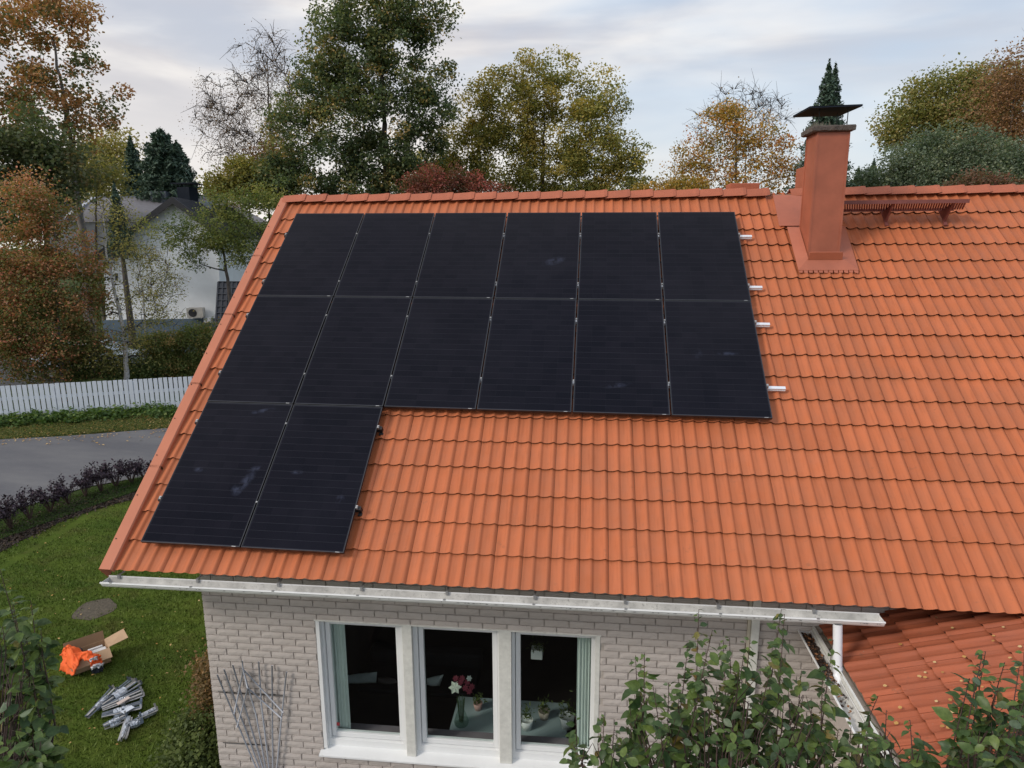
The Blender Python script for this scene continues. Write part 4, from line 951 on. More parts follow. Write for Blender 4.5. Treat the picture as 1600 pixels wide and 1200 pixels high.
for h in (.22, .72):
    m = MB(); nrm2 = np.array([-fd[1], fd[0]]); pts = [fa + fd*s for s in np.linspace(0, flen, 12)]
    for p, q in zip(pts[:-1], pts[1:]):
        a, b = p + nrm2*.045, q + nrm2*.045; m.bar((a[0], a[1], ground_z(*a)+h), (b[0], b[1], ground_z(*b)+h), .04, .11)
    m.build('fence_rail', FW, fe)
for s in np.arange(1, flen, 2.4):
    q = fa + fd*s + nrm2*.11; z = float(ground_z(*q)); MB().box(q[0]-.05, q[0]+.05, q[1]-.05, q[1]+.05, z-.1, z+FH-.08).build('post', FW, fe)

# ------------------------------------------------------------------ trees
def blobs3(blobs, D, dz=1.0):
    out = []
    for b in blobs:
        x, y, r = b[:3]; d = D + (b[3] if len(b) > 3 else 0); c = at(x, y, d); R_ = r/F*np.linalg.norm(c-CAM)*.98
        out.append((c, R_))
    return out
def tree(name, label, cat, D, trunk, blobs, leaf, nleaf, size, ncl, clr=.22, bark=None, group=None, tr=.2, base=None, tint=(0., 1.), droop=0., surf=.5, conif=False, branch=1., twigs=0, top_tint=0., limb=.012):
    """trunk: pixels from the top down to the foot; blobs: (px, py, radius px[, offset]) lobes of the crown"""
    bark = bark or BARK
    tp_ = [at(x, y, D) for x, y in trunk]; foot = tp_[-1].copy(); gz = float(ground_z(foot[0], foot[1]))
    if foot[2] > gz: tp_.append(np.array([foot[0], foot[1], gz-.1]))
    else: tp_[-1][2] = gz-.1
    foot = tp_[-1]
    root = empty(name, (foot[0], foot[1], gz), label, cat, group)
    tp_ = tp_[::-1]; path = []
    for a, b in zip(tp_[:-1], tp_[1:]):
        for s in range(6): path.append(a + (b-a)*s/6 + rng.normal(0, tr*.15, 3)*(1 if path else 0))
    path.append(tp_[-1]); n = len(path); nodes = [p for p in path]; rad = [tr*(1-.85*i/(n-1)) for i in range(n)]; plen = list(np.linspace(0, 1, n))
    m = MB(); m.tube([Vector(p) for p in path], rad, 9)
    m.cur = 1; B3 = blobs3(blobs, D); vol = np.array([r**2 for _, r in B3]); pick = rng.choice(len(B3), ncl, p=vol/vol.sum()); C = []
    for k in pick:
        c, R_ = B3[k]; d = rng.normal(size=3); d /= np.linalg.norm(d); rr = R_*(rng.random()**(1/3))*(1-surf) + R_*surf*rng.uniform(.75, 1.02); C.append(c + d*rr*np.array([1, 1, .95]))
    C = np.array(C); low = ground_z(C[:,0], C[:,1]) + .25; C[:,2] = np.maximum(C[:,2], low)
    mid = path[len(path)//2]; order = np.argsort(np.linalg.norm(C - mid, axis=1)); start = max(1, int(n*.3)) if not branch == 2 else 1
    NN = np.array(nodes[start:]); NR = rad[start:]
    for k in order:
        c = C[k]; dd = np.linalg.norm(NN - c, axis=1) + np.maximum(0, NN[:,2]-c[2])*1.2; j = int(np.argmin(dd)); p = NN[j]; r0 = min(NR[j]*.6, tr*.32); Lb = np.linalg.norm(c-p)
        q1 = p + (c-p)*.35 + np.array([0, 0, Lb*.10]) + rng.normal(0, Lb*.06, 3); q2 = p + (c-p)*.7 + np.array([0,0,Lb*.10]) + rng.normal(0, Lb*.06, 3)
        rs = [max(r0, limb), max(r0*.75, limb*.85), max(r0*.5, limb*.7), max(r0*.3, limb*.5)]
        m.tube([Vector(p), Vector(q1), Vector(q2), Vector(c)], rs, 4, cap=False)
        NN = np.vstack([NN, q1, q2, c]); NR += rs[1:]
        for _ in range(twigs):
            ow = (c-p)/(Lb+.01); e = c + (rng.normal(0, .75, 3) + ow*.8)*clr + np.array([0,0,-droop*.5]); mdl = c + (e-c)*.5 + np.array([0, 0, .15*clr+droop*.15]); m.tube([Vector(c), Vector(mdl), Vector(e)], [limb*.8, limb*.6, limb*.3], 3, cap=False)
    m.build('trunk', [bark, BRANCH], root, smooth=True)
    per = nleaf//ncl; P = np.repeat(C, per, 0); cs = np.repeat(rng.uniform(.6, 1.35, ncl), per)[:,None]
    g = rng.normal(0, 1, P.shape); g /= (np.linalg.norm(g, axis=1)[:,None]+1e-6)**.45
    P = P + g*clr*cs*np.array([1, 1, .72]); 
    if droop: P[:,2] -= np.abs(rng.normal(0, droop, len(P)))
    zr = (P[:,2]-P[:,2].min())/(np.ptp(P[:,2])+1e-6)
    ct = np.repeat(rng.normal(0, .20, ncl), per)
    T = tint[0] + (tint[1]-tint[0])*np.clip(.5 + ct + rng.normal(0, .19, len(P)) + top_tint*(zr-.5), 0, 1)
    V_, F_, T_ = leaf_cloud(P, size, T, .3, .7); link('crown', np_mesh('crown', V_, F_, LF[leaf], T_), root); return root
def conifer(label, D, topx, topy, basey, halfw, leaf='conifer', n=9000, group='dark conifers beyond the houses', size=.28, col=0, pw_=.85):
    top_ = at(topx, topy, D); bz_ = at(topx, basey, D)[2]; gz = float(ground_z(top_[0], top_[1])); H_ = top_[2]-bz_; Rw = halfw/F*D
    root = empty('conifer_tree', (top_[0], top_[1], gz), label, 'conifer', group); m = MB(); m.tube([(top_[0], top_[1], gz-.1), tuple(top_)], [.2, .02], 7)
    t = rng.random(n)**.62; lay = np.floor(t*22)/22 + rng.normal(0, .006, n); a = rng.integers(0, 9, n)*2*PI/9 + np.floor(t*22)*1.3 + rng.normal(0, .14, n)
    for L_ in range(22):
        for kk in range(9):
            aa = kk*2*PI/9 + L_*1.3; r = Rw*(L_+.5)/22; zz = top_[2]-(L_+.5)/22*H_; m.tube([(top_[0], top_[1], zz), (top_[0]+r*math.cos(aa), top_[1]+r*math.sin(aa), zz-r*.15)], [.03, .008], 3, cap=False)
    m.build('trunk', BARK, root)
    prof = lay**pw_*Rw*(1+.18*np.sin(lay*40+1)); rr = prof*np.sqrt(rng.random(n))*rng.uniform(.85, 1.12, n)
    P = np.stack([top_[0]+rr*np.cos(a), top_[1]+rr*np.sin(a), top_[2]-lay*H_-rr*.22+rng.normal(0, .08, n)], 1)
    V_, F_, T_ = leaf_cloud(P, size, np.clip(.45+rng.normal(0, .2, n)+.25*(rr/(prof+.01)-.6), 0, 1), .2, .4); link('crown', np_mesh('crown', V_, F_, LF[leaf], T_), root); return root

bgG = 'trees beyond the roof'
tree('maple_tree', 'tall maple with rust-orange and dark green leaves at the left edge', 'tree', 44, [(82,60),(98,150),(112,240),(125,330),(133,400),(136,470)],
     [(25,40,75),(95,45,55),(20,130,75),(110,115,62),(150,145,38),(60,190,60),(135,185,42),(20,-40,90),(100,-25,55),(-40,80,80),(-30,180,60)], 'maple', 24000, .18, 170, .52, BARKG, tr=.30, tint=(.12,1.), top_tint=.5, surf=.35)
tree('maple_tree', 'dark green maple crown below the rust-orange one at the left edge', 'tree', 40, [(60,200),(70,300),(75,420)],
     [(20,215,45),(60,225,40),(15,265,45),(70,270,42),(115,265,28),(-30,240,50),(10,315,40),(-30,320,45),(60,300,30)], 'maple', 17000, .19, 120, .6, tint=(0,.42), tr=.2)
tree('ash_tree', 'small olive-brown tree beside the maple trunk', 'tree', 52, [(150,240),(150,320),(150,400)], [(140,270,26),(122,290,22),(160,285,22)], 'birch', 4500, .16, 60, .8, tint=(0,.7), tr=.12)
tree('birch_tree', 'hazy pale yellow tree between the maple and the conifers', 'tree', 75, [(170,225),(170,300),(170,380)], [(160,235,28),(180,255,28),(150,262,26)], 'olive', 6000, .28, 70, 1.3, tint=(.5,1.), tr=.12, surf=.2)
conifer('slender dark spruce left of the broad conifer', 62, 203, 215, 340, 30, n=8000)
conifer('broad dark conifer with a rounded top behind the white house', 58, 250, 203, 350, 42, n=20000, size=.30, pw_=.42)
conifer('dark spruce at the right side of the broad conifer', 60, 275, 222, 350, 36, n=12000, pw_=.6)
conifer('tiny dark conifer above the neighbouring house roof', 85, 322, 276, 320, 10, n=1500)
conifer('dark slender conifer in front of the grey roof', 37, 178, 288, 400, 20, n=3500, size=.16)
tree('birch_tree', 'bare birch with sparse brown twigs against the sky', 'tree', 50, [(418,90),(420,160),(425,230),(430,290),(433,350)],
     [(390,95,30),(420,85,28),(365,150,42),(440,130,35),(350,200,40),(400,190,50),(455,170,28),(365,235,36),(420,250,40)], 'brown', 17000, .085, 150, .65, BARKG, tr=.17, droop=.6, tint=(0,.55), surf=.4, twigs=6, limb=.026)
tree('birch_tree', 'low tawny bush-like birch at the foot of the bare birch', 'tree', 47, [(420,240),(420,330)], [(420,265,32),(390,285,30),(450,280,30),(365,300,22)], 'brown', 9000, .15, 90, .7, tr=.1, tint=(.2,1.))
tree('oak_tree', 'tall dark green oak with open gaps rising out of frame', 'tree', 42, [(585,-30),(590,60),(597,140),(603,220),(603,320),(603,400)],
     [(520,15,38),(570,20,45),(630,15,42),(675,25,26),(505,65,22),(560,80,48),(620,75,48),(665,60,28),(490,115,32),(545,140,46),(610,135,55),(670,125,36),(470,165,36),(530,190,52),(600,195,58),(670,175,38),(445,200,26),(450,240,40),(510,250,55),(580,255,55),(650,235,45),(690,205,26),(430,285,34),(490,295,42),(560,300,45),(630,290,42),(570,-40,50),(640,-35,40)], 'oak', 84000, .165, 520, .46, BARK, tr=.27, surf=.45, tint=(0,1.), top_tint=.1)
tree('linden_tree', 'broad yellow-green deciduous tree behind the middle of the ridge', 'tree', 46, [(850,160),(850,240),(845,330)],
     [(820,115,26),(870,110,30),(780,140,36),(835,150,45),(890,150,42),(935,145,32),(745,170,34),(800,190,52),(870,200,58),(930,190,42),(960,165,14),(735,220,42),(790,250,55),(860,260,60),(930,250,52),(970,235,30),(720,265,40),(985,275,30),(900,290,50),(960,290,36),(830,295,50),(770,295,45),(705,235,30),(700,285,36),(760,200,30)], 'yellowgreen', 76000, .16, 420, .52, BARK, tr=.25, surf=.4, top_tint=.35)
tree('viburnum_bush', 'dark red-leaved bush above the ridge left of centre', 'bush', 39, [(680,280),(680,330)], [(650,290,18),(680,280,20),(715,285,20),(745,292,18),(660,305,20),(700,305,22),(780,300,14)], 'red', 13000, .11, 90, .35, tr=.06)
tree('ash_tree', 'small yellow-green tree in the gap between oak and linden', 'tree', 60, [(655,250),(655,330)], [(655,262,20),(640,285,24),(670,290,22)], 'yellowgreen', 5000, .22, 50, .7, tr=.1, tint=(.4,.9))
tree('maple_tree', 'sparse golden-orange tree left of the chimney', 'tree', 44, [(1150,165),(1150,230),(1150,330)],
     [(1140,180,22),(1110,200,28),(1160,205,38),(1195,215,28),(1085,235,28),(1130,245,40),(1180,255,40),(1215,240,26),(1075,270,26),(1120,285,32),(1170,290,36),(1225,285,26),(1055,290,14)], 'golden', 14000, .14, 170, .5, BARKG, tr=.14, surf=.4, twigs=3)
tree('birch_tree', 'upright bare twigs sticking above the golden-orange tree', 'tree', 47, [(1165,150),(1165,230),(1165,330)], [(1140,160,22),(1180,165,24),(1205,175,22),(1100,190,16),(1222,190,14)], 'brown', 260, .10, 60, .5, BARKG, tr=.07, twigs=7, surf=.5, limb=.018)
tree('willow_bush', 'low golden bush between linden and the golden-orange tree', 'bush', 42, [(1040,290),(1040,330)], [(1030,300,16),(1060,298,16),(1090,300,18),(1005,303,12)], 'golden', 5000, .15, 50, .4, tr=.05, tint=(.1,.7))
conifer('dark blue-green spruce rising straight behind the chimney', 43, 1296, 98, 290, 38, n=9000, size=.2, group=None)
conifer('second spruce tip beside the one behind the chimney', 44, 1306, 101, 290, 34, n=6000, size=.2, group=None)
tree('willow_tree', 'olive-yellow tree row on the slope right of the chimney', 'tree', 62, [(1480,160),(1480,300)],
     [(1400,215,28),(1425,190,32),(1455,165,34),(1490,160,38),(1440,215,40),(1490,200,45),(1530,150,34),(1530,190,45),(1500,240,50),(1560,135,26),(1550,230,45)], 'olive', 54000, .20, 260, .88, tr=.2, surf=.4)
tree('birch_tree', 'brown autumn birch at the far right edge', 'tree', 56, [(1590,100),(1580,190),(1570,320)],
     [(1575,120,28),(1605,110,35),(1560,165,36),(1600,165,45),(1565,210,40),(1610,215,45),(1540,225,28),(1640,160,50),(1640,240,50)], 'brown', 24000, .14, 200, .75, BIRCH, tr=.14, tint=(.25,1.), surf=.35, twigs=2)
tree('willow_tree', 'wide dome-shaped grey-green willow right of the chimney', 'tree', 47, [(1470,260),(1470,330)],
     [(1400,262,34),(1440,250,38),(1490,248,42),(1540,255,40),(1580,265,36),(1375,290,36),(1430,285,42),(1490,290,50),(1550,290,48),(1610,285,45),(1345,305,26)], 'willow', 60000, .13, 330, .52, tr=.2, surf=.5)
tree('rowan_bush', 'reddish bush just above the ridge at the right', 'bush', 40, [(1520,300),(1520,340)], [(1495,298,18),(1525,290,20),(1560,296,20),(1590,303,14)], 'red', 7000, .11, 70, .35, tr=.05, tint=(0,.45))
for i, (x, y, w, lb) in enumerate(((1342,262,14,'small dark conifer nearest the right side of the chimney'), (1366,250,16,'small dark conifer against the sky right of the chimney'), (1352,272,18,'lowest small dark conifer right of the chimney'))):
    conifer(lb, 72+i*2, x, y, 320, w, n=2500, group='small dark conifers right of the chimney')
# near the white house
tree('ornamental_cherry', 'small tree with red and green autumn leaves beside the picket fence', 'tree', 30.5, [(85,330),(88,450),(95,560),(100,640)],
     [(40,300,22),(30,335,34),(75,335,28),(20,390,45),(85,390,45),(125,420,30),(30,450,50),(95,455,50),(140,480,24),(25,510,46),(80,520,48),(125,530,30),(-25,430,45),(95,575,30),(30,555,32),(105,610,15),(-20,520,45),(120,560,32),(150,540,26),(60,560,34)], 'redtree', 58000, .09, 380, .36, BARKG, tr=.09, surf=.4, top_tint=.35)
tree('birch_tree', 'slim birch with a white flaking trunk in front of the white house', 'tree', 30, [(160,320),(168,400),(183,470),(196,540),(198,598)],
     [(185,330,22),(170,370,24),(190,420,28),(215,470,32),(180,510,32),(225,530,28),(165,560,26),(205,560,26),(240,410,22)], 'birch', 5200, .075, 110, .3, BIRCH, tr=.125, droop=.1, surf=.4, twigs=2, tint=(0,.8))
tree('birch_tree', 'young leafy birch standing closer to the wall of the white house', 'tree', 32, [(212,370),(222,450),(228,520),(229,600)],
     [(215,380,20),(235,420,24),(260,450,24),(235,470,28),(255,400,18),(260,500,22)], 'olive', 3200, .075, 80, .28, BIRCH, tr=.045, surf=.4, twigs=2)
tree('apple_tree', 'green apple tree spreading in front of the white house wall', 'tree', 33, [(330,330),(350,400),(360,470)],
     [(270,362,20),(300,350,22),(330,330,26),(365,320,30),(400,310,30),(425,300,26),(285,385,22),(320,375,28),(360,365,34),(395,355,34),(385,395,28),(350,400,22),(300,405,14),(400,335,34),(215,352,13),(250,350,16),(340,360,30)], 'apple', 17000, .09, 130, .3, BARK, tr=.12, surf=.35)
tree('birch_tree', 'olive birch crown above the apple tree left of the roof', 'tree', 43, [(390,270),(390,400)], [(350,295,20),(380,280,26),(415,275,26),(400,300,28),(435,300,22)], 'yellowgreen', 12000, .16, 110, .5, tr=.12, tint=(.1,.8))
tree('hawthorn_hedge', 'low green and yellow hedge under the air conditioner of the white house', 'hedge', 31.5, [(280,540),(280,590)], [(245,545,24),(270,545,26),(300,530,24),(325,525,20),(250,575,22),(285,572,24),(315,555,24)], 'hedge', 26000, .08, 180, .28, tr=.04, tint=(.2,1.), branch=2)
tree('lilac_bush', 'dark leafy bush right behind the picket fence under the birches', 'bush', 31, [(170,570),(170,600)], [(110,575,22),(130,562,20),(150,572,22),(185,575,22),(215,575,18),(235,580,16)], 'hedge', 10000, .08, 90, .3, tr=.03, branch=2, tint=(0,.7))
tree('wood_edge', 'pale brown treetops beyond the grey roofed house', 'trees', 85, [(60,300),(60,360)], [(20,310,20),(60,305,20),(100,300,18),(140,315,18),(-20,310,20),(350,300,14)], 'olive', 6000, .3, 60, 1.3, tr=.12, tint=(.3,1.))

# far wood behind everything: seen only in the gaps between the trees
q = []
for i in range(900):
    a = rng.uniform(-.95, .85); D = rng.uniform(120, 170); x = CAM[0] + D*math.sin(a+ -.11); y = CAM[1] + D*math.cos(a - .11)
    q.append((x, y, float(ground_z(x, y)) + rng.uniform(0, 9.5)*(1+.3*math.sin(a*9))))
q = np.repeat(np.array(q), 26, 0); q += rng.normal(0, 1.4, q.shape); V_, F_, T_ = leaf_cloud(q, .8, np.clip(rng.normal(.4, .25, len(q)), 0, 1), .2, .8)
link('distant_wood', np_mesh('distant_wood', V_, F_, LF['hedge'], T_), label='dull green distant wood along the horizon', cat='wood', kind='stuff')

# purple shrubs along the road
pos_ = [(-12,838,48),(18,828,46),(48,814,42),(80,802,38),(108,790,38),(134,778,38),(158,770,40),(182,762,38),(206,756,36),(228,752,32)]
lbs = ['at the left edge of the picture','second from the left','above the lawn corner','where the hedge thins','left of the hedge middle','at the hedge middle','with an open gap beside it','right of the hedge middle','next to the last one','last one beside the orange roof edge']
for (x, y, h), lb in zip(pos_, lbs):
    p = gp(x, y); D = math.hypot(p[0]-CAM[0], p[1]-CAM[1]); root = empty('purple_shrub', p, 'dark purple-leaved shrub along the road, ' + lb, 'shrub', 'dark purple shrubs between road and lawn')
    H_ = h/F*D; m = MB(); P = []
    for k in range(16):
        a = rng.uniform(0, 2*PI); s = rng.uniform(.15, .42); e = Vector((p[0]+s*math.cos(a), p[1]+s*math.sin(a), p[2]+H_*rng.uniform(.6, 1.0))); md = Vector(p).lerp(e, .5) + Vector((0, 0, .08))
        m.tube([Vector(p), md, e], [.010, .007, .003], 4, cap=False); nl = 34
        for t in rng.uniform(.45, 1.08, nl): P.append(np.array(md.lerp(e, min(1, (t-.4)*1.6))) + rng.normal(0, .045, 3))
    m.build('stem', TWIG, root); P = np.array(P); V_, F_, T_ = leaf_cloud(P, .075, rng.normal(.45, .25, len(P)), .2, .5); link('foliage', np_mesh('foliage', V_, F_, LF['purple'], T_), root)
# ground cover at the fence foot and rough grass on the verge
q = []
for i in range(240):
    s = rng.random(); px_ = s*300-20; base = gp(px_, 664 - s*18 + rng.uniform(-6, 6) - (0 if rng.random() < .6 else 4)); q.append(base)
q = np.repeat(np.array(q), 22, 0); q += rng.normal(0, .11, q.shape); q[:,2] = ground_z(q[:,0], q[:,1]) + np.abs(rng.normal(0, .13, len(q))); V_, F_, T_ = leaf_cloud(q, .13, np.clip(rng.normal(.5, .25, len(q)), 0, 1), .8, .8)
link('ground_cover', np_mesh('ground_cover', V_, F_, LF['cover'], T_), label='broad-leaved green ground cover at the foot of the picket fence', cat='ground cover', kind='stuff')
n_ = 26000; s = rng.random(n_); A0, A1, B0, B1 = [np.array(p[:2]) for p in (gp(-40, 690), gp(280, 668), gp(-40, 660), gp(310, 638))]
t_ = rng.random(n_)[:,None]; s = s[:,None]; pp = (A0*(1-s)+A1*s)*(1-t_) + (B0*(1-s)+B1*s)*t_
P = np.c_[pp, ground_z(pp[:,0], pp[:,1]) + rng.uniform(0, .07, n_)]; V_, F_, T_ = leaf_cloud(P, .06, rng.random(n_), .3, .25); link('verge_grass', np_mesh('verge_grass', V_, F_, LF['hedge'], T_), label='rough grass verge between the road and the picket fence', cat='grass', kind='stuff')
A0, A1, B0, B1 = [np.array(p[:2]) for p in (gp(-40, 860), gp(232, 762), gp(-40, 815), gp(235, 742))]
n_ = 22000; s = rng.random(n_)[:,None]; t_ = rng.random(n_)[:,None]**1.4; pp = (A0*(1-s)+A1*s)*(1-t_) + (B0*(1-s)+B1*s)*t_
P = np.c_[pp, ground_z(pp[:,0], pp[:,1]) + rng.uniform(.01, .07, n_)]; V_, F_, T_ = leaf_cloud(P, .045, rng.random(n_)*.7, .2, .22); link('verge_grass', np_mesh('verge_grass', V_, F_, LF['cover'], T_), label='grass strip under the dark purple shrubs', cat='grass', kind='stuff')

# shrubs against the house's left side
def shrub(name, label, c, rx, ry, h, leaf, n, size, tint):
    root = empty(name, c, label, 'shrub'); m = MB(); E = []
    for k in range(70):
        a = rng.uniform(0, 2*PI); s = math.sqrt(rng.random()); e = Vector((c[0]+rx*s*math.cos(a), c[1]+ry*s*math.sin(a), c[2]+h*rng.uniform(.35, 1)*(1-.35*s*s))); E.append(e)
        m.tube([Vector(c) + Vector((rx*.4*s*math.cos(a), ry*.4*s*math.sin(a), 0)), e], [.012, .004], 4, cap=False)
    m.build('stem', TWIG, root); E = np.repeat(np.array([tuple(e) for e in E]), n//70, 0); P = E + rng.normal(0, .10, E.shape)*np.array([1,1,1.1]); T = tint[0]+(tint[1]-tint[0])*np.clip(rng.normal(.5, .25, len(P)), 0, 1)
    P[:,0] = np.minimum(P[:,0], .33) if c[0] < .3 else P[:,0]
    P[:,2] = np.maximum(P[:,2], -3.66)
    V_, F_, T_ = leaf_cloud(P, size, T, .5, .7); link('foliage', np_mesh('foliage', V_, F_, leaf if not isinstance(leaf, str) else LF[leaf], T_), root)
shrub('hedge_shrub', 'tall bronze-brown shrub against the left side of the brick house', (-.28, 2.2, -3.7), .45, 1.0, 1.25, 'bronze', 17000, .05, (.1, 1.))
shrub('hedge_shrub', 'bronze-green shrub at the far end of the house side', (-.05, 4.2, -3.7), .35, .9, 1.0, 'bronze', 12000, .05, (0., .8))
shrub('hedge_shrub', 'low dark green shrub at the house corner beneath the bronze one', (-.20, .95, -3.7), .45, .50, .62, 'hedge', 12000, .055, (0., .55))

# ------------------------------------------------------------------ neighbouring white house
wh = empty('white_house', at(250, 510, 38), 'white rendered house with a dark gabled roof behind the trees', 'house')
DW = 38.; c0, c1 = at(160, 505, DW+1.2), at(341, 500, DW-.8); hn = np.cross(c1-c0, [0,0,1.]); hn /= np.linalg.norm(hn)        # wall plane through two points
if np.dot(hn, CAM-c0) < 0: hn = -hn
def wp(x, y, o=0.): return Vector(hit(x, y, hn, np.dot(hn, c0)+o))
back = Vector(-hn)*9.0; gzw = -2.6
R0 = wp(341, 505); Lf = wp(161, 505)
pts = [Vector((Lf.x, Lf.y, gzw)), Vector((R0.x, R0.y, gzw)), wp(341, 372), wp(270, 318), wp(161, 398)]
m = MB(); m.prism(pts, back); m.build('wall', STUCCO, wh)
z1 = wp(341, 497).z; m = MB(); o = Vector(hn)*.04
m.prism([Vector((Lf.x, Lf.y, gzw))+o, Vector((R0.x, R0.y, gzw))+o, Vector((R0.x, R0.y, z1))+o, Vector((Lf.x, Lf.y, z1))+o], -Vector(hn)*.03); m.build('plinth', PLINTH, wh)
ap, le_, ri_ = wp(269, 308, .5), wp(142, 403, .5), wp(349, 366, .5); th_ = Vector((0, 0, -.13)); b2 = back - Vector(hn)*1.0
for e_, nm in ((le_, 'l'), (ri_, 'r')):
    m = MB(); m.prism([ap, e_, e_+th_, ap+th_], b2); rr_ = m.build('roof', DARKROOF, wh)
    m = MB(); m.prism([ap+Vector(hn)*.03+Vector((0,0,.03)), e_+Vector(hn)*.03+Vector((0,0,.03)), e_+Vector(hn)*.03+th_*2.4, ap+Vector(hn)*.03+th_*2.4], -Vector(hn)*.035+Vector(hn)*.06); m.build('barge_board', DARKWOOD, wh)
    dd = (e_-ap); nseg = int(b2.length/.3)
    m = MB()
    up_ = dd.cross(b2).normalized(); up_ = up_ if up_.z > 0 else -up_
    for k in range(1, nseg): p = ap + b2*k/nseg; m.bar(p+up_*.02, p+dd+up_*.02, .03, .03)
    m.build('roof_seams', DARKROOF, wh, kind='stuff')
cc = wp(296, 330, -3.0); m = MB(); m.box(cc.x-.33, cc.x+.33, cc.y-.4, cc.y+.4, cc.z-1.5, at(296, 294, DW+3)[2]); m.build('chimney', CAPMETAL, wh)
tz = at(296, 294, DW+3)[2]; m = MB(); m.box(cc.x-.62, cc.x+.62, cc.y-.5, cc.y+.5, tz+.16, tz+.21); m.build('chimney_cap', CAPMETAL, wh)
for sx in (-.28, .28):
    MB().tube([(cc.x+sx, cc.y, tz), (cc.x+sx, cc.y, tz+.17)], .03, 5).build('cap_leg', CAPMETAL, wh)
m = MB(); q0 = wp(312, 322, -3.6); m.box(q0.x-.3, q0.x+.5, q0.y-.3, q0.y+.3, q0.z-1.4, q0.z+.25); m.build('vent_box', mat('pale_grey_vent', (.32,.34,.38), .6), wh)
for (xa, xb, ya, yb) in ((159, 171, 408, 421), (178, 186, 425, 440)):
    fr2 = MB(); fr2.prism([wp(xa, yb, .04), wp(xb, yb, .04), wp(xb, ya, .04), wp(xa, ya, .04)], -Vector(hn)*.03); w_ = fr2.build('window', WHITE, wh)
    fr2 = MB(); fr2.prism([wp(xa+2, yb-2, .06), wp(xb-2, yb-2, .06), wp(xb-2, ya+2, .06), wp(xa+2, ya+2, .06)], -Vector(hn)*.015); fr2.build('pane', BLACKMETAL, w_)
# air conditioner
ac = empty('air_conditioner', wp(307, 490, .3), 'beige outdoor air conditioner unit mounted low on the white house wall', 'air conditioner')
a0, a1, zt_, zb_ = wp(293, 496, .45), wp(317, 496, .45), wp(293, 482, .45).z, wp(293, 496, .45).z
m = MB(); m.prism([Vector((a0.x,a0.y,zb_)), Vector((a1.x,a1.y,zb_)), Vector((a1.x,a1.y,zt_)), Vector((a0.x,a0.y,zt_))], -Vector(hn)*.34); m.build('casing', mat('beige_casing', (.42, .40, .37), .6), ac, bevel=.02)
fc = a0.lerp(a1, .36) + Vector((0,0,(zt_-zb_)*.5)) + Vector(hn)*.01; m = MB()
for rr2 in (.05, .10, .15, .19): 
    ring2 = []; ux = (a1-a0).normalized()
    for k in range(17): an2 = 2*PI*k/16; ring2.append(fc + ux*rr2*math.cos(an2) + Vector((0,0,rr2*math.sin(an2))))
    m.tube(ring2, .008, 4, cap=False)
m.build('fan_guard', BLACKMETAL, ac)
m = MB(); ring2 = [fc + Vector(hn)*-.006 + ux*.2*math.cos(2*PI*k/20) + Vector((0,0,.2*math.sin(2*PI*k/20))) for k in range(20)]; m.add(ring2, [tuple(range(20))]); m.build('fan_opening', mat('dark_fan', (.05,.05,.055), .6), ac)
for k in (.1, .9): MB().bar(a0.lerp(a1, k) + Vector((0,0,-.03)), a0.lerp(a1, k) + Vector((0,0,-.03)) - Vector(hn)*.44, .04, .04).build('wall_bracket', STEEL, ac)
ob = wp(325, 500, .25); MB().box(ob.x-.18, ob.x+.18, ob.y-.1, ob.y+.1, ob.z-.13, ob.z+.13).build('meter_box', mat('pale_meter_box', (.45,.47,.5), .6), label='small pale box on the plinth right of the air conditioner', cat='box', bevel=.01)
# dark tiled annex right of it
ax = empty('annex_building', wp(365, 520, 1.0), 'low annex with a dark blue-grey tiled roof beside the white house', 'building')
P0, P1, P2, P3 = wp(341, 441, .5), wp(384, 441, .5), wp(384, 441, .5), wp(336, 520, 2.6)
m = MB(); dn = P3-P0; rt = (P1-P0)*2.4; m.prism([P0, P0+rt, P0+rt+dn, P3], (0, 0, -.12)); rfx = m.build('roof', DARKROOF, ax)
m = MB(); nr = int(dn.length/.36); nu_ = dn.cross(rt).normalized(); nu_ = nu_ if nu_.z > 0 else -nu_
for k in range(nr+1): p = P0 + dn*k/nr + nu_*.03; m.bar(p, p+rt, .05, .05, up=tuple(nu_))
for k in range(int(rt.length/.22)): p = P0 + rt.normalized()*k*.22 + nu_*.02; m.bar(p, p+dn, .07, .045, up=tuple(nu_))
m.build('roof_tiles', DARKROOF, rfx, kind='stuff')
m = MB(); m.prism([P0+dn*.1+Vector((.15,0,-.2)), P0+rt+dn*.1+Vector((0,0,-.2)), P0+rt+dn*.95+Vector((0,0,-.2)), P3-dn*.05+Vector((.15,0,-.2))], (0, 0, -3)); m.build('wall', STUCCO, ax)
# grey roofed house behind
gh = empty('grey_roofed_house', at(200, 400, 56), 'house with a broad grey hipped roof behind the conifers', 'house')
D1, D2 = 52., 58.
rl0, rl1 = Vector(at(146, 308, D2)), Vector(at(345, 309, D2)); e0, e1 = Vector(at(96, 347, D1)), Vector(at(420, 347, D1)); bk = Vector((-.5, .866, 0))*14
e2, e3 = e0+bk, e1+bk; e2.z, e3.z = e0.z, e1.z
m = MB(); m.add([e0, e1, e3, e2, rl0, rl1], [(0,1,5,4),(1,3,5),(3,2,4,5),(2,0,4),(0,2,3,1)]); m.build('roof', GREYROOF, gh)
m = MB(); inn = Vector((.3,.4,0)); m.prism([e0+inn, e1-inn*.5, e3-inn, e2+inn*.5], (0, 0, -3.2)); m.build('wall', mat('grey_render', (.30,.30,.31), .9), gh)
m = MB(); m.bar(rl0, rl1, .2, .12); m.build('ridge_cap', mat('pale_ridge', (.33,.34,.38), .6), gh)
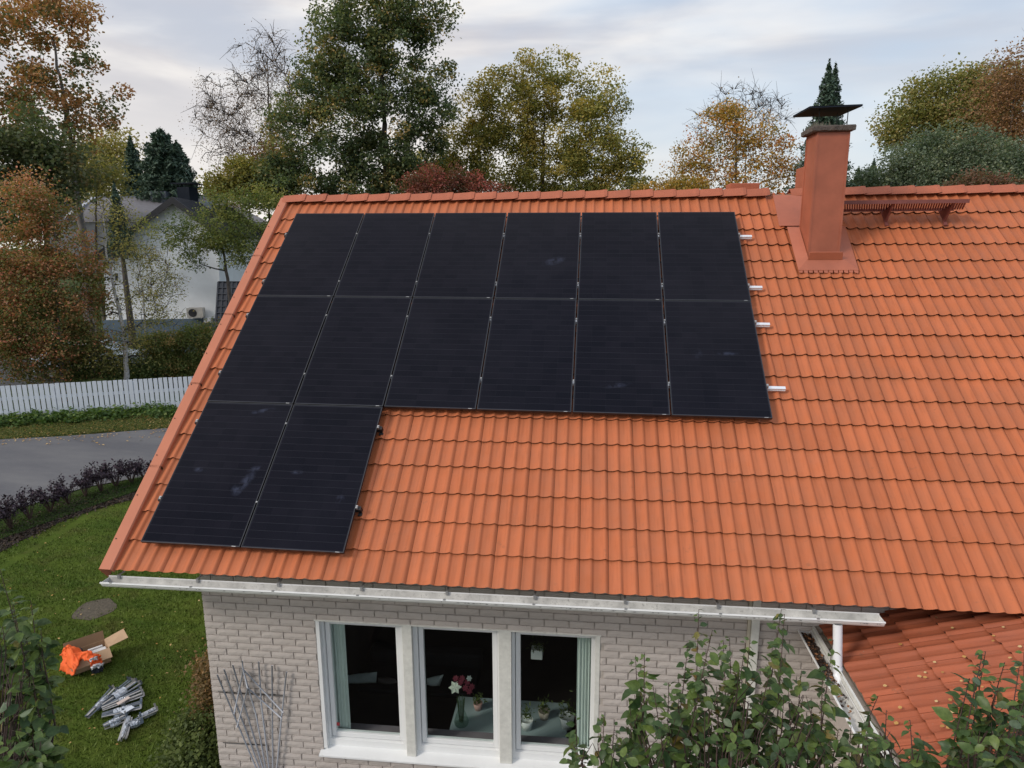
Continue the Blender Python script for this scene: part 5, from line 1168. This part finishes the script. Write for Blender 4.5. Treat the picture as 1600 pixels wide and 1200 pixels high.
m = MB(); q0 = at(254, 312, D2-1); m.box(q0[0]-.6, q0[0]+.6, q0[1]-.5, q0[1]+.5, q0[2]-1.6, q0[2]+.55); m.build('chimney', mat('blue_grey_chimney', (.10,.12,.15), .7), gh)
m = MB(); m.bar(Vector(at(100, 344, D1+.1))+Vector((0,0,.1)), Vector(at(147, 309, D2)), .28, .12); m.build('hip_cap', mat('pale_hip', (.40,.42,.47), .6), gh)
fh = empty('far_house', at(90, 360, 66), 'low far house with a flat dark roof and small chimney behind the red tree', 'house')
m = MB(); a_, b_ = at(60, 331, 66), at(112, 331, 66); m.prism([Vector(a_), Vector(b_), Vector(b_)+Vector((-2,5,1.2)), Vector(a_)+Vector((-2,5,1.2))], (0,0,-.2)); m.build('roof', mat('maroon_roof', (.06,.04,.045), .8), fh)
m = MB(); m.prism([Vector(a_)+Vector((.2,.3,-.2)), Vector(b_)+Vector((-.2,.3,-.2)), Vector(b_)+Vector((-2,4.8,-.2)), Vector(a_)+Vector((-2,4.8,-.2))], (0,0,-3)); m.build('wall', mat('pale_render', (.35,.33,.32), .9), fh)
m = MB(); q0 = at(97, 326, 67); m.box(q0[0]-.5, q0[0]+.5, q0[1]-.4, q0[1]+.4, q0[2]-1.6, q0[2]+.55); m.build('chimney', mat('slate_chimney', (.10,.11,.13), .7), fh)

# pale car half hidden behind the red and green tree
cp = gp(150, 585); car = empty('parked_car', cp, 'pale blue-white parked car half hidden by the trees behind the fence', 'car')
d_ = np.array([.90, .43]); Mc = Matrix(((d_[0], -d_[1], 0, cp[0]), (d_[1], d_[0], 0, cp[1]), (0, 0, 1, cp[2]), (0,0,0,1)))
prof = [(-2.2,.35),(-2.25,.75),(-2.1,.98),(-1.75,1.02),(-1.2,1.42),(.55,1.46),(1.25,1.0),(2.05,.86),(2.25,.65),(2.25,.35)]
m = MB(); m.add([Mc @ Vector((x, s*.86*(1 if z < 1.1 else .82), z)) for s in (-1, 1) for x, z in prof], [tuple(range(10)), tuple(reversed(range(10, 20)))] + [(i, i+10, (i+1)%10+10, (i+1)%10) for i in range(10)]); cb_ = m.build('body', mat('pale_car_paint', (.50, .58, .66), .3, .04, 2), car, bevel=.05)
m = MB()
for s in (-1, 1): m.prism([Mc @ Vector(p) for p in ((-1.5, s*.80, 1.05), (-1.1, s*.72, 1.37), (.5, s*.72, 1.39), (1.0, s*.80, 1.05))], Mc.to_3x3() @ Vector((0, s*.05, 0)))
m.build('side_window', BLACKMETAL, car)
for x in (-1.4, 1.4):
    for s in (-1, 1):
        c = Mc @ Vector((x, s*.80, .32)); ax_ = Mc.to_3x3() @ Vector((0, s*.1, 0)); w_ = MB().tube([c-ax_, c+ax_], .32, 18).build('wheel', BLACKMETAL, car); MB().tube([c+ax_, c+ax_*1.1], .19, 14).build('rim', STEEL, w_)

# ------------------------------------------------------------------ near apple shoots
lv = [(0,0,0), (-.27,.20,.04), (-.36,.46,.05), (-.24,.78,-.05), (0,1.10,-.26), (.24,.78,-.05), (.36,.46,.05), (.27,.20,.04), (0,.24,-.05), (0,.52,-.06), (0,.82,-.13)]
lf_ = [(0,8,1),(1,8,9,2),(2,9,10,3),(3,10,4),(0,7,8),(7,6,9,8),(6,5,10,9),(5,4,10)]
def leaf_obj_mesh(tint):
    m = MB(); m.add(lv, lf_); me = m.mesh('leaf', LF['near'], True); a = me.attributes.new('tint', 'FLOAT', 'POINT'); a.data.foreach_set('value', [tint]*len(lv)); return me
LM_ = [leaf_obj_mesh(t) for t in (.05, .25, .45, .6, .75, .9)]
def shoots(name, label, foot, trunk_top, R_, tips, fill, leaf_s=.049, spread=.9):
    root = empty(name, foot, label, 'tree'); mb = MB(); mats = []; hub = Vector(trunk_top)
    mb.tube([Vector(foot) - Vector((0,0,.1)), Vector(foot).lerp(hub, .5) + Vector((.04, .03, 0)), hub], [.07, .055, .04], 8)
    def put(p, d, s):
        az = rng.uniform(0, 2*PI); o = Vector((math.cos(az), math.sin(az), rng.uniform(-.75, .5))).normalized(); y = o; n = (Vector((0, 0, 1)) + Vector(rng.normal(0, .6, 3))).normalized(); x = y.cross(n).normalized(); n = x.cross(y)
        st = p + y*s*.25
        mats.append((Matrix(((x.x*s, y.x*s, n.x*s, st.x), (x.y*s, y.y*s, n.y*s, st.y), (x.z*s, y.z*s, n.z*s, st.z), (0,0,0,1))), rng.random()))
        mb.tube([p, st], [.0016, .0012], 3, cap=False)
    for t in tips:
        x, y, ln = t[:3]; rr = R_ + (t[3] if len(t) > 3 else rng.uniform(-.25, .25)); tip = Vector(atr(x, y, rr)); lean = Vector((rng.normal(0, .03), rng.normal(0, .03), 0)); ln_m = ln/F*R_*1.25
        base = tip - Vector((0, 0, ln_m)) + lean*ln_m*2; md = tip.lerp(base, .5) + Vector((rng.normal(0, .012), rng.normal(0, .012), 0))
        mb.tube([hub + Vector((rng.normal(0, .05), rng.normal(0, .05), -rng.random()*.3)), base.lerp(hub, .35) - Vector((0,0,.55)), base - Vector((0,0,.25)), base, md, tip], [.012, .008, .005, .0038, .0028, .0014], 5, cap=False)
        k = max(4, int(ln_m/.018))
        for i in range(k):
            f = i/(k-1); p = tip.lerp(md, f*2) if f < .5 else md.lerp(base, f*2-1); sz = leaf_s*(.50 + .75*min(1, f*4))*rng.uniform(.75, 1.15); put(p, None, sz*rng.uniform(.75, 1.25))
            if f > .3 and rng.random() < .45: put(p + Vector(rng.normal(0, .018, 3)), None, leaf_s*rng.uniform(.7, 1.1))
        for i in range(3): put(base - Vector((0, 0, .34*rng.random())) + Vector(rng.normal(0, .02, 3)), None, leaf_s*rng.uniform(.8, 1.2))
    for x, y, r, n in fill:
        for _ in range(int(n*(.34 if y > 1145 else .0))):
            p = Vector(atr(x + rng.normal(0, r*.5), y + rng.normal(0, r*.5), R_ + rng.normal(.05, .22))); put(p, None, leaf_s*rng.uniform(.65, 1.2))
        for _ in range(4):
            p = Vector(atr(x + rng.normal(0, r*.3), y + r*.5, R_)); e = Vector(atr(x + rng.normal(0, r*.5), y - r*.6, R_+rng.normal(0, .2))); mb.tube([hub.lerp(p, .5) - Vector((0,0,.3)), p, e], [.006, .003, .0015], 4, cap=False)
    mb.build('branches', TWIG, root, smooth=True)
    def scr(M): 
        x, y = px(M.translation); return (0 if (-10 < x < 1610 and y < 1200) else 1, (Vector(CAM) - M.translation).length)
    mats.sort(key=lambda a: scr(a[0])); base_v = np.array(lv); Vs = []; Ts = []; Fs3 = []
    for i, (M, t) in enumerate(mats):
        if i < 300: inst('leaf', LM_[int(t*5.99)], M, root)
        else: Vs.append(base_v @ np.array(M.to_3x3()).T + np.array(M.translation)); Ts.append(np.full(len(lv), t))
    if Vs:
        tri = [f if len(f) == 3 else None for f in lf_]; T3 = []
        for f in lf_: T3 += [f] if len(f) == 3 else [(f[0], f[1], f[2]), (f[0], f[2], f[3])]
        T3 = np.array(T3); n = len(Vs); FF = (T3[None] + (np.arange(n)*len(lv))[:,None,None]).reshape(-1, 3)
        o = link('leaves', np_mesh('leaves', np.concatenate(Vs), FF, LF['near'], np.concatenate(Ts), smooth=True), root, kind='stuff')
    return root
RA = 3.55
shoots('apple_tree', 'leafy apple tree with tall upright shoots in front of the brick wall', (5.5, -2.9, -3.7), Vector(atr(1120, 1330, RA)), RA,
  [(1092,952,210),(1113,985,170),(1130,1000,160),(1140,997,150),(993,1024,150),(1007,1022,140),(1045,1068,120),(1075,1010,150),(1165,1005,150),(1172,1000,160),(1221,952,190),(1226,960,180),(1252,1048,120),(1285,1060,110),(1302,1000,170),(1205,1040,140),(900,1120,90),(944,1122,90),(960,1135,80),(1020,1070,120),(1060,1090,110),(1100,1060,130),(1150,1050,140),(1190,1080,120),(1232,1080,110),(1330,1135,80),(1310,1140,80),(985,1100,100),(1268,1110,90),(1085,1100,100),(1355,1150,60)],
  [(1000,1110,40,60),(1040,1150,45,90),(1000,1190,55,110),(1080,1140,50,120),(1120,1100,45,100),(1150,1150,55,150),(1200,1120,50,130),(1230,1170,55,150),(1100,1190,60,160),(1170,1195,60,160),(940,1185,40,60),(905,1180,28,30),(1290,1180,45,80),(1250,1110,40,60),(1160,1080,40,60),(1340,1190,30,40)])
shoots('apple_tree', 'smaller leafy apple tree at the bottom right in front of the wing roof', (6.9, -3.5, -3.7), Vector(atr(1530, 1330, RA)), RA,
  [(1372,1088,110),(1422,1125,80),(1540,1018,170),(1535,1022,150),(1570,1035,150),(1592,1045,150),(1600,1020,160),(1515,1060,120),(1560,1075,120),(1590,1100,100),(1605,1080,110),(1385,1110,90),(1438,1150,50),(1620,1050,120),(1360,1120,80)],
  [(1530,1160,30,70),(1560,1150,35,80),(1500,1190,30,50),(1590,1120,30,60),(1600,1180,40,90),(1375,1160,28,50),(1390,1190,35,50),(1545,1195,35,60),(1430,1190,20,18)])
RB = 4.6
shoots('apple_tree', 'shaded apple tree with broad grey-green leaves at the bottom left corner', (1.1, -2.9, -3.7), Vector(atr(-60, 1330, RB)), RB,
  [(48,938,90),(64,985,60),(20,945,120),(0,890,130),(38,990,120),(-10,960,100),(48,1040,110),(58,1090,80),(30,1050,110),(66,1140,60),(-25,940,160),(50,1110,80),(10,1010,100)],
  [(10,1060,40,70),(30,1110,40,90),(5,1150,50,120),(50,1170,36,90),(20,1195,50,120),(0,1000,35,50),(35,1050,26,30),(-20,1100,50,60)], leaf_s=.060)

# ------------------------------------------------------------------ fallen leaves on the wing roof
spots = [(1405,1008),(1448,1057),(1433,1057),(1447,1052),(1474,1049),(1503,1026),(1504,1063),(1461,1094),(1487,1095),(1403,1104),(1409,1104),(1488,1110),(1471,1132),(1480,1134),(1385,1070),(1463,1035),(1550,1000),(1555,994),(1577,1029),(1597,1010),(1451,1163),(1537,1074),(1490,980),(1570,980),(1542,1100),(1397,1128),(1589,1040),(1461,965)]
flm = []
for s_ in range(4):
    m = MB(); m.add([(0,0,.004), (.35,.12,.02+.05*s_), (.6,.5,.03), (.3,.95,.10-.02*s_), (-.25,.8,.05), (-.4,.3,.09)], [(0,1,2),(0,2,3),(0,3,4),(0,4,5)])
    me = m.mesh('fallen_leaf', LF['litter'], True); a = me.attributes.new('tint', 'FLOAT', 'POINT'); a.data.foreach_set('value', [.3+.2*s_]*6); flm.append(me)
wn_ = np.array([-sph, 0, cph]); wd_ = float(np.dot(wn_, np.array(Wp(0, 0, .040))))
for i, (x, y) in enumerate(spots):
    p = hit(x, y, wn_, wd_); s = random.uniform(.022, .042)
    inst('fallen_leaf', flm[i % 4], Matrix.Translation(p) @ Matrix.Rotation(-PH, 4, 'Y') @ Matrix.Rotation(random.uniform(0, 6), 4, 'Z') @ Matrix.Scale(s, 4), None, label='small yellow fallen leaf lying on the weathered wing roof tiles', cat='leaf', group='fallen leaves on the wing roof')
